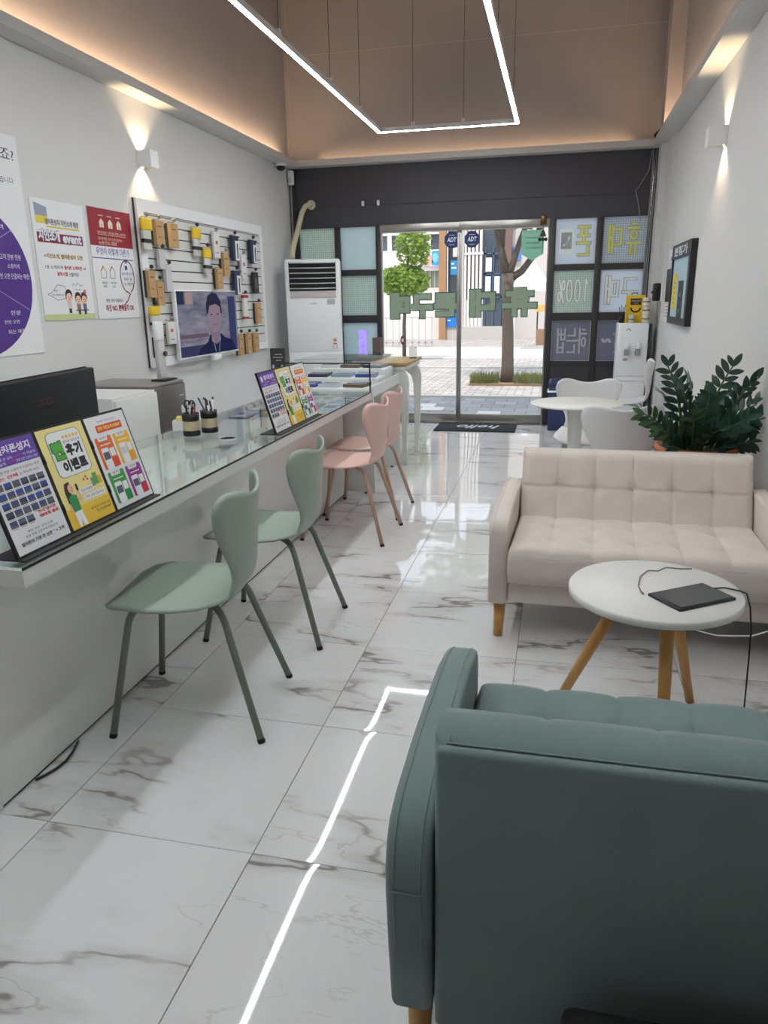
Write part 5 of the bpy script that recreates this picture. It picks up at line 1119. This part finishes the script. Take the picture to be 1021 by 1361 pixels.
PACKPOS = [(5.03, 1.966, 1.726), (5.201, 1.966, 1.764), (5.416, 1.963, 1.76), (5.212, 1.765, 1.602), (5.796, 1.962, 1.72), (5.959, 1.818, 1.587), (6.146, 1.953, 1.717), (6.527, 1.956, 1.713), (6.942, 1.946, 1.706), (6.313, 1.8, 1.577), (6.695, 1.8, 1.564), (6.16, 1.667, 1.469), (6.518, 1.659, 1.42), (6.954, 1.659, 1.44), (5.026, 1.616, 1.400), (5.132, 1.544, 1.342), (5.286, 1.657, 1.442), (5.032, 1.370, 1.170), (5.059, 1.150, 0.973), (6.675, 1.449, 1.206), (6.988, 1.375, 1.152), (6.519, 1.104, 0.879), (6.709, 1.1, 0.88), (6.884, 1.096, 0.882), (5.246, 1.254, 1.058)]
for (k, lab, *_), (y, zt, zb) in zip(PACKS, PACKPOS): pack(k, lab, y, zt, zb)
def television():
    t = thing('television', 'flat television with thin white frame showing a dark-clad person, in front of the slatwall', 'television', (-2.868, 5.87, .93)); w, h = .555, .525
    BX(-.012, -w, 0, .022, w, h, 'frame', M_whitep, t, .006); 
    s = bpy.data.materials.new('tv_picture'); s.use_nodes = True; nt = s.node_tree; nt.nodes.clear(); tc = nt.nodes.new('ShaderNodeTexCoord'); mp = nt.nodes.new('ShaderNodeMapping'); mp.inputs['Scale'].default_value = (1, 1.5, 9); n = nt.nodes.new('ShaderNodeTexNoise'); n.inputs['Scale'].default_value = 2.2; n.inputs['Detail'].default_value = 3
    cr = nt.nodes.new('ShaderNodeValToRGB'); cr.color_ramp.elements[0].position = .3; cr.color_ramp.elements[0].color = (*rgb(84, 88, 116), 1); cr.color_ramp.elements[1].position = .7; cr.color_ramp.elements[1].color = (*rgb(148, 144, 158), 1); e = nt.nodes.new('ShaderNodeEmission'); e.inputs[1].default_value = .75; g = nt.nodes.new('ShaderNodeBsdfGlossy'); g.inputs['Roughness'].default_value = .08; ms = nt.nodes.new('ShaderNodeMixShader'); ms.inputs[0].default_value = .06; o = nt.nodes.new('ShaderNodeOutputMaterial')
    nt.links.new(tc.outputs['Object'], mp.inputs[0]); nt.links.new(mp.outputs[0], n.inputs['Vector']); nt.links.new(n.outputs['Fac'], cr.inputs[0]); nt.links.new(cr.outputs[0], e.inputs[0]); nt.links.new(e.outputs[0], ms.inputs[1]); nt.links.new(g.outputs[0], ms.inputs[2]); nt.links.new(ms.outputs[0], o.inputs[0])
    sc_ = BX(.022, -w + .014, .016, .0235, w - .008, h - .008, 'screen', s, t)
    F = Fr(sc_, (.0237, -w + .014, .016), (0, 1, 0), (0, 0, 1), .0006); W, H = 2 * w - .022, h - .024
    def E(r, g_, b): 
        k = 'scr_%d_%d_%d' % (r, g_, b); return MATS.get(k) or emis(k, rgb(r, g_, b), .75)
    F.rect(0, H * .80, W * .12, H * .99, E(46, 58, 84), 1, 'picture_area'); F.rect(0, 0, W * .42, H * .16, E(62, 66, 100), 1, 'picture_area'); F.rect(W * .0, H * .28, W * .46, H * .34, E(110, 92, 104), 1, 'picture_area'); F.rect(W * .84, H * .0, W * .97, H * .92, E(64, 70, 108), 1, 'picture_area'); F.rect(W * .10, H * .80, W * .24, H * .98, E(168, 150, 150), 1, 'picture_area')
    F.poly([(W * .26, 0), (W * .30, H * .10), (W * .44, H * .20), (W * .48, H * .31), (W * .68, H * .31), (W * .74, H * .24), (W * .88, H * .18), (W * .93, H * .05), (W * .93, 0)], E(38, 44, 78), 2, 'picture_shirt')
    F.poly([(W * .50, H * .20), (W * .50, H * .38), (W * .66, H * .38), (W * .66, H * .20), (W * .58, H * .14)], E(136, 118, 140), 3, 'picture_neck'); F.ell(W * .575, H * .60, W * .125, H * .27, E(150, 132, 148), 4, 'picture_face', 28)
    F.poly([(W * .445, H * .64), (W * .44, H * .78), (W * .48, H * .93), (W * .56, H * .985), (W * .64, H * .96), (W * .70, H * .84), (W * .715, H * .64), (W * .69, H * .64), (W * .68, H * .75), (W * .60, H * .80), (W * .50, H * .77), (W * .465, H * .64)], E(50, 50, 74), 5, 'picture_hair')
    for a in (.525, .635): F.ell(W * a, H * .63, W * .02, H * .012, E(66, 58, 84), 5, 'picture_eye', 10)
    F.rect(W * .545, H * .46, W * .615, H * .472, E(120, 88, 112), 5, 'picture_mouth'); F.line([(W * .52, H * .26), (W * .56, H * .02)], .006, E(190, 186, 200), 4, 'picture_lanyard'); F.line([(W * .65, H * .26), (W * .62, H * .02)], .006, E(190, 186, 200), 4, 'picture_lanyard')
    BX(-.035, -.2, .15, -.012, .2, .40, 'wall_mount', M_dark, t); BX(-.01, .02, -.045, .03, .17, 0, 'sensor_bar', M_whitep, t, .005)
television()
d = thing('acrylic_sign', 'small dark acrylic sign standing at the back of the counter', 'sign', (-1.99, 4.9, 0)); 

# ------------------------------------------------------------------ behind the counter
def back_counter():
    bpy.data.objects.remove(d)
    s = thing('desk_sign', 'small dark sign board standing before the air conditioner', 'sign', (-2.80, 7.30, 0)); BX(-.09, -.02, 0, .09, .02, .66, 'stand_post', M_whitep, s); b = MB(); b.rbox(-.085, -.028, .68, .075, -.012, .895, .012, 2); b.obj('sign_plate', mat('sign_dark', rgb(60, 58, 58), .4), s); BX(-.02, -.012, .62, .02, .0, .75, 'bracket', M_whitep, s)
    F = Fr(s, (-.085, -.0285, .68), (1, 0, 0), (0, 0, 1)); w_ = ink(200, 200, 200)
    for k, (a, b_) in enumerate(((.05, .13), (.03, .14), (.06, .12))): F.rect(a, .15 - k * .03, b_, .157 - k * .03, w_, 1)
    F.ell(.03, .03, .014, .02, w_, 1); F.ell(.125, .03, .014, .02, w_, 1)
    m = thing('monitor', 'large black computer monitor seen from behind at the left edge of the counter', 'monitor', (-1.80, 2.37, .742), math.radians(7)); 
    b = MB(); b.rbox(-.045, -.36, .075, -.010, .36, .372, .006, 2); b.obj('back_shell', mat('monitor_black', rgb(19, 20, 23), .6, spec=.3), m); BX(-.052, -.362, .07, -.045, .362, .375, 'bezel', M_black, m)
    b = MB(); b.box(-.03, -.03, .004, -.01, .03, .10); b.obj('stand_neck', M_black, m); b = MB(); b.rbox(-.085, -.12, 0, .07, .12, .012, .004, 2); b.obj('stand_base', M_black, m)
    F = Fr(m, (-.0095, -.10, .27), (0, 1, 0), (0, 0, 1)); F.text('LGOOD', 0.02, 0, .12, .026, ink(84, 30, 34), 1)
    w = thing('white_cabinet', 'white low cabinet standing between the black monitor and dark mini fridge', 'cabinet', (-2.58, 3.74, 0)); BX(-.26, -.22, 0, .27, .22, .872, 'body', M_white, w); BX(.27, -.215, .06, .288, .215, .860, 'door', M_white, w, .003); BX(.288, .17, .40, .30, .19, .50, 'handle', M_grey, w)
    f = thing('mini_fridge', 'dark grey mini fridge against the left wall behind the counter', 'refrigerator', (-2.64, 4.25, 0)); fm = mat('fridge_grey', rgb(104, 100, 97), .35, metal=.3); 
    BX(-.27, -.215, .02, .20, .215, .86, 'body', M_dark, f, .006); BX(-.27, -.22, .86, .25, .22, .88, 'top', mat('fridge_top', rgb(128, 126, 122), .35), f, .004); BX(.206, -.218, .52, .262, .218, .86, 'freezer_door', fm, f, .008); BX(.206, -.218, .03, .262, .218, .505, 'door', fm, f, .008)
    for x, y in ((-.22, -.17), (.15, -.17), (-.22, .17), (.15, .17)): b = MB(); b.cyl((x, y, 0), (x, y, .02), .015, .015, 8); b.obj('foot', M_blackm, f)
    F = Fr(f, (.2625, -.218, .52), (0, 1, 0), (0, 0, 1)); F.rect(.35, .26, .40, .27, ink(180, 180, 180), 1); F.rrect(.355, .06, .40, .20, .01, ink(222, 222, 220), 1, 'energy_label'); F.rect(.362, .09, .392, .10, ink(170, 60, 60), 2, 'energy_label')
    p = thing('phone_stand', 'tall white folding stand on top of the dark mini fridge', 'stand', (-2.47, 4.36, .88)); BX(-.05, -.07, 0, .05, .09, .012, 'base_plate', M_black, p, .003); b = MB(); b.rbox(-.02, -.045, .012, .012, .035, .30, .006, 2); b.obj('post', mat('stand_pale', rgb(206, 206, 204), .4), p); b = MB(); b.rbox(-.018, -.05, .25, .016, .04, .37, .012, 2); b.obj('head', M_whitep, p); b = MB(); b.cyl((.014, .02, .17), (.026, .02, .17), .016, .016, 12); b.obj('knob', M_dark, p)
back_counter()

# ------------------------------------------------------------------ right wall
def right_wall():
    x = XR - .0005
    t = thing('picture_frame', 'black framed phone advert on the right wall', 'picture frame', (x, 6.0, 1.125)); W, H, d = .96, .62, .045
    def bx(a0, z0, a1, z1, d0, d1, name, m): return BX(-d1, a0, z0, -d0, a1, z1, name, m, t)
    nv = mat('frame_navy_black', rgb(26, 27, 36), .35)
    bx(0, 0, .09, H, 0, d, 'frame_bar', nv); bx(W - .06, 0, W, H, 0, d, 'frame_bar', nv); bx(.09, 0, W - .06, .055, 0, d, 'frame_bar', nv); bx(.09, H - .11, W - .06, H, 0, d, 'frame_bar', nv)
    pn = bx(.09, .055, W - .06, H - .11, 0, d - .012, 'picture', ink(176, 200, 214)); F = Fr(t, (-d, W - .06, H - .11), (0, -1, 0), (0, 0, 1)); F.text('본점가', .06, .018, .74, .092, ink(226, 226, 230), 1, .03)
    G = Fr(pn, (-d + .0115, W - .06, .055), (0, -1, 0), (0, 0, 1)); G.rect(.05, .06, .27, .34, ink(232, 206, 60), 1, 'printed_phone'); [G.rect(.14, .10 + k * .04, .18, .118 + k * .04, ink(150, 120, 50), 2) for k in range(5)]; G.rect(.36, 0, .62, .28, ink(44, 44, 48), 1, 'printed_phone'); G.rect(.44, .04, .5, .07, ink(160, 140, 60), 2); G.rect(.44, .16, .52, .19, ink(120, 120, 124), 2)
    p = thing('info_panel', 'white information panel with dark display behind the black picture frame', 'panel', (x, 7.02, 1.115)); BX(-.012, 0, 0, 0, .42, .62, 'board', M_paper, p); BX(-.018, .02, .18, -.012, .40, .46, 'dark_display', M_black, p); F = Fr(p, (-.0122, .42, 0), (0, -1, 0), (0, 0, 1)); 
    for k in range(4): F.rect(.08, .05 + k * .028, .34, .058 + k * .028, ink(150, 152, 156), 1)
    F.rect(.17, .53, .25, .56, ink(110, 110, 116), 1)
    s = thing('wall_terminal', 'black wall terminal on a white bracket left of the picture frame', 'terminal', (x - .02, 7.62, 1.30)); b = MB(); b.rbox(-.085, -.055, 0, -.02, .055, .16, .012, 2); b.obj('body', M_black, s); BX(-.02, -.06, .0, .0, .06, .16, 'bracket', M_whitep, s); b = MB(); b.cyl((-.10, 0, .08), (-.085, 0, .08), .012, .012, 10); b.obj('knob', M_black, s); b = MB(); b.tube([(-.04, 0, 0), (-.035, 0, -.10), (-.02, 0, -.2)], .003, 6); b.obj('cable', M_dark, s)
right_wall()

# ------------------------------------------------------------------ water dispenser and coffee corner
def dispenser():
    t = thing('water_dispenser', 'tall white water dispenser in the back right corner', 'water dispenser', (.695, 7.76, 0)); x0, x1, y0, y1 = -.14, .14, -.16, .17
    b = MB(); b.rbox(x0, y0 + .01, 0.01, x1, y1, 1.10, .012, 2); b.obj('cabinet', M_whitep, t); b = MB(); b.rbox(x0 + .004, y0, .60, x1 - .004, y0 + .02, 1.095, .006, 2); b.obj('upper_panel', M_whitep, t); b = MB(); b.rbox(x0 + .004, y0, .04, x1 - .004, y0 + .02, .555, .006, 2); b.obj('lower_door', M_whitep, t)
    BX(x0 + .012, y0 - .012, .556, x1 - .012, y0 + .012, .595, 'tray', M_whitep, t, .004)
    for sx in (-.055, .045):
        b = MB(); b.rbox(sx - .022, y0 - .045, .86, sx + .022, y0, .93, .008, 2); o = b.obj('tap', M_whitep, t); b = MB(); b.rbox(sx - .022, y0 - .05, .80, sx + .022, y0 - .01, .855, .006, 2); b.obj('lever', M_grey, o)
    F = Fr(t, (x0, y0 - .0005, 0), (1, 0, 0), (0, 0, 1)); F.rect(.06, .76, .10, .768, ink(170, 70, 60), 1); F.rect(.06, .748, .10, .756, ink(160, 160, 160), 1); F.line([(.075, 1.03), (.095, 1.05), (.115, 1.03)], .006, ink(120, 122, 126), 1); F.ell(.045, .50, .03, .03, ink(206, 200, 110), 1, 'energy_label'); F.rect(.018, .455, .072, .485, ink(222, 220, 190), 2, 'energy_label')
    BX(x1 + .004, y0 + .03, 0, x1 + .03, y1, 1.09, 'side_panel', M_dark, t)
    z = 1.101
    c = thing('coffee_box', 'yellow instant coffee mix box on the water dispenser', 'coffee box', (.72, 7.78, z)); BX(-.095, -.05, 0, .075, .06, .255, 'carton', ink(232, 190, 40), c); F = Fr(c, (-.095, -.0505, 0), (1, 0, 0), (0, 0, 1)); F.rect(.035, .165, .135, .225, ink(40, 34, 30), 1); F.text('MAXIM', .045, .19, .125, .212, ink(220, 206, 160), 2); F.text('coffee', .06, .172, .11, .184, ink(200, 186, 140), 2)
    n = 12; F.line([(.085 + .042 * math.cos(PI + PI * k / n), .135 + .035 * math.sin(PI + PI * k / n)) for k in range(n + 1)], .014, ink(60, 44, 30), 1, 'printed_cup'); b = MB(); b.tube([(-.05, 0, .255), (-.04, 0, .275), (.0, 0, .275), (.01, 0, .255)], .004, 6); b.obj('carry_handle', M_dark, c)
    for k, (x, n_, lab) in enumerate(((.80, 3, 'tall'), (.675, 1, 'single'))):
        for i in range(n_):
            p = thing('paper_cup', 'cream paper cup %s on the water dispenser' % (('stacked %s of the tall cup tower' % ['at the bottom', 'in the middle', 'at the top'][i]) if n_ == 3 else 'standing alone in front of the coffee box'), 'paper cup', (x, 7.655, z + i * .078), 0, 'paper cups on the dispenser'); b = MB(); b.lathe([(.036, .0), (.0375, .003), (.031, .074), (.028, .0775)] if n_ == 3 else [(.026, 0), (.032, .07), (.034, .073)], (0, 0, 0), 20); b.obj('cup_wall', mat('cup_cream', rgb(226, 222, 206), .6), p)
            b = MB(); b.lathe([(.0352, .03), (.0337, .045)] if n_ == 3 else [(.0295, .028), (.0305, .04)], (0, 0, 0), 20); b.obj('cup_print', ink(150, 140, 120), p)
    h = thing('stirrer_holder', 'small black holder with stirrers at the left of the coffee box', 'holder', (.585, 7.70, z)); b = MB(); b.lathe([(.026, 0), (.028, .07), (.026, .07), (.024, .01), (0, .01)], (0, 0, 0), 16); b.obj('pot', M_black, h)
    for k in range(4): b = MB(); b.cyl((0, 0, .012), (-.03 + .02 * k, 0, .15 + .02 * (k % 2)), .003, .003, 6); b.obj('stirrer', M_dark, h)
    n_ = thing('waste_bin', 'dark navy waste bin with white rim beside the glass door', 'bin', (.04, 7.98, 0)); bm_ = mat('bin_navy', rgb(44, 56, 100), .5)
    b = MB(); b.rbox(-.115, -.10, 0, .115, .10, .46, .015, 2); b.obj('body', bm_, n_); b = MB(); b.rbox(-.13, -.112, .40, .13, .112, .418, .006, 2); b.obj('rim', M_whitep, n_); b = MB(); b.rbox(-.118, -.10, .445, .118, .10, .535, .04, 3); b.obj('lid', bm_, n_)
dispenser()
def round_table():
    t = thing('round_table', 'round white pedestal table among the white chairs', 'table', (.125, 4.74, 0)); wm = mat('table_white2', rgb(226, 226, 222), .35)
    b = MB(); b.lathe([(0, .700), (.20, .700), (.275, .712), (.282, .718), (.278, .724), (0, .725)], (0, 0, 0), 56); b.obj('table_top', wm, t); b = MB(); b.lathe([(.055, .70), (.046, .62), (.034, .25), (.036, .05), (.06, .025)], (0, 0, 0), 28); b.obj('pedestal', wm, t); b = MB(); b.lathe([(.0, 0), (.20, 0), (.205, .008), (.10, .022), (.05, .028), (0, .03)], (0, 0, 0), 40); b.obj('foot', wm, t)
round_table()

# ------------------------------------------------------------------ plant
def plant():
    base = V((.678, 3.80, 0)); s = thing('plant_stand', 'white stool carrying the potted plant behind the beige loveseat', 'plant stand', tuple(base)); b = MB(); b.lathe([(.16, .30), (.165, .305), (.165, .325), (0, .326)], (0, 0, 0), 28); b.lathe([(0, .299), (.16, .30)], (0, 0, 0), 28); b.obj('seat', M_whitep, s)
    for k in range(3): a = k * 2.09 + .4; b = MB(); b.cyl((.10 * math.cos(a), .10 * math.sin(a), .30), (.15 * math.cos(a), .15 * math.sin(a), 0), .014, .011, 8); b.obj('leg', M_whitep, s)
    t = thing('potted_plant', 'dark green glossy zz plant in a terracotta pot behind the beige loveseat', 'potted plant', (base.x, base.y, .326))
    b = MB(); b.lathe([(0, 0), (.12, 0), (.125, .01), (.175, .29), (.19, .292), (.192, .325), (.178, .328), (.17, .29), (0, .285)], (0, 0, 0), 32); b.obj('pot', mat('terracotta', rgb(178, 112, 84), .8, var=.06), t); b = MB(); b.lathe([(.168, .287), (.08, .297), (0, .30)], (0, 0, 0), 24); b.obj('soil', mat('pot_soil', rgb(60, 46, 38), .95), t)
    lm = mat('zz_leaf', rgb(44, 74, 62), .28, var=.25, vscale=6); lm2 = mat('zz_leaf_young', rgb(66, 98, 58), .3, var=.2, vscale=6); stm = mat('zz_stem', rgb(64, 88, 52), .5)
    b = MB(); L, w = 1.0, .19; vs = []; fs = []; n = 7
    for k in range(n + 1):
        u = k / n; ww = w * math.sin(PI * min(1, u * .96 + .02)) ** .75; zc = -.10 * u * u
        vs += [(u * L, -ww, zc + .05 * ww / w), (u * L, 0, zc), (u * L, ww, zc + .05 * ww / w)]
    for k in range(n): fs += [(3 * k, 3 * k + 1, 3 * k + 4, 3 * k + 3), (3 * k + 1, 3 * k + 2, 3 * k + 5, 3 * k + 4)]
    b.add(vs, fs, True); leafm = []
    for m in (lm, lm2): me = b.mesh('leaf'); me.materials.append(m); leafm.append(me)
    tips = [(-.165, .0, .75), (-.12, -.05, .66), (.13, .0, .75), (.245, -.02, .695), (.05, .05, .62), (-.265, -.06, .505), (-.20, -.16, .44), (.27, -.10, .50), (.25, -.12, .38), (.17, -.18, .50), (-.06, -.20, .52), (.06, -.22, .46), (-.15, -.20, .36), (.02, -.10, .60), (.18, .08, .60), (-.05, .12, .66), (.24, -.05, .56), (-.16, .1, .58), (.10, -.18, .36)]
    rnd = random.Random(14)
    for si, tp in enumerate(tips):
        p0 = V((tp[0] * .25 + rnd.uniform(-.03, .03), tp[1] * .25 + rnd.uniform(-.03, .03), .285)); p2 = V((tp[0], tp[1], .285 + (tp[2] - .285) * .91)); p1 = V((p0.x * .6 + p2.x * .4 - tp[0] * .18, p0.y * .6 + p2.y * .4, p0.z * .35 + p2.z * .65))
        crv = lambda u: p0 * (1 - u) ** 2 + p1 * 2 * u * (1 - u) + p2 * u * u
        b = MB(); b.tube([crv(k / 8) for k in range(9)], [.010 - .007 * k / 8 for k in range(9)], 7); st = b.obj('stem', stm, t)
        nl = 8; side = V((rnd.uniform(-1, 1), rnd.uniform(-1, 1), 0)).normalized()
        for k in range(nl):
            u = .30 + .68 * k / (nl - 1); p = crv(u); tg = (crv(min(1, u + .02)) - crv(u - .02)).normalized(); sd = tg.cross(side).normalized(); up = sd.cross(tg)
            for sg in (-1, 1):
                if k == nl - 1 and sg == 1: dirv = tg
                else: dirv = (sd * sg * .85 + tg * .65 + up * rnd.uniform(-.15, .25)).normalized()
                sz = (.094 - .025 * u) * rnd.uniform(.85, 1.1)
                o = MB().obj('leaf', None, st, None, leafm[1 if (si in (5, 6, 10, 11) and k % 2) else 0])
                zv = (up * .8 + tg * -.2 + V((rnd.uniform(-.3, .3), rnd.uniform(-.3, .3), .3))).normalized(); yv = zv.cross(dirv).normalized(); zv = dirv.cross(yv)
                m4 = Matrix((dirv * sz, yv * sz * 1.1, zv * sz)).transposed().to_4x4(); m4.translation = p
                # keep leaves clear of the right wall
                if base.x + p.x + dirv.x * sz > XR - .012: m4.translation.x -= (base.x + p.x + dirv.x * sz) - (XR - .012)
                o.matrix_local = m4
plant()
make_texts()
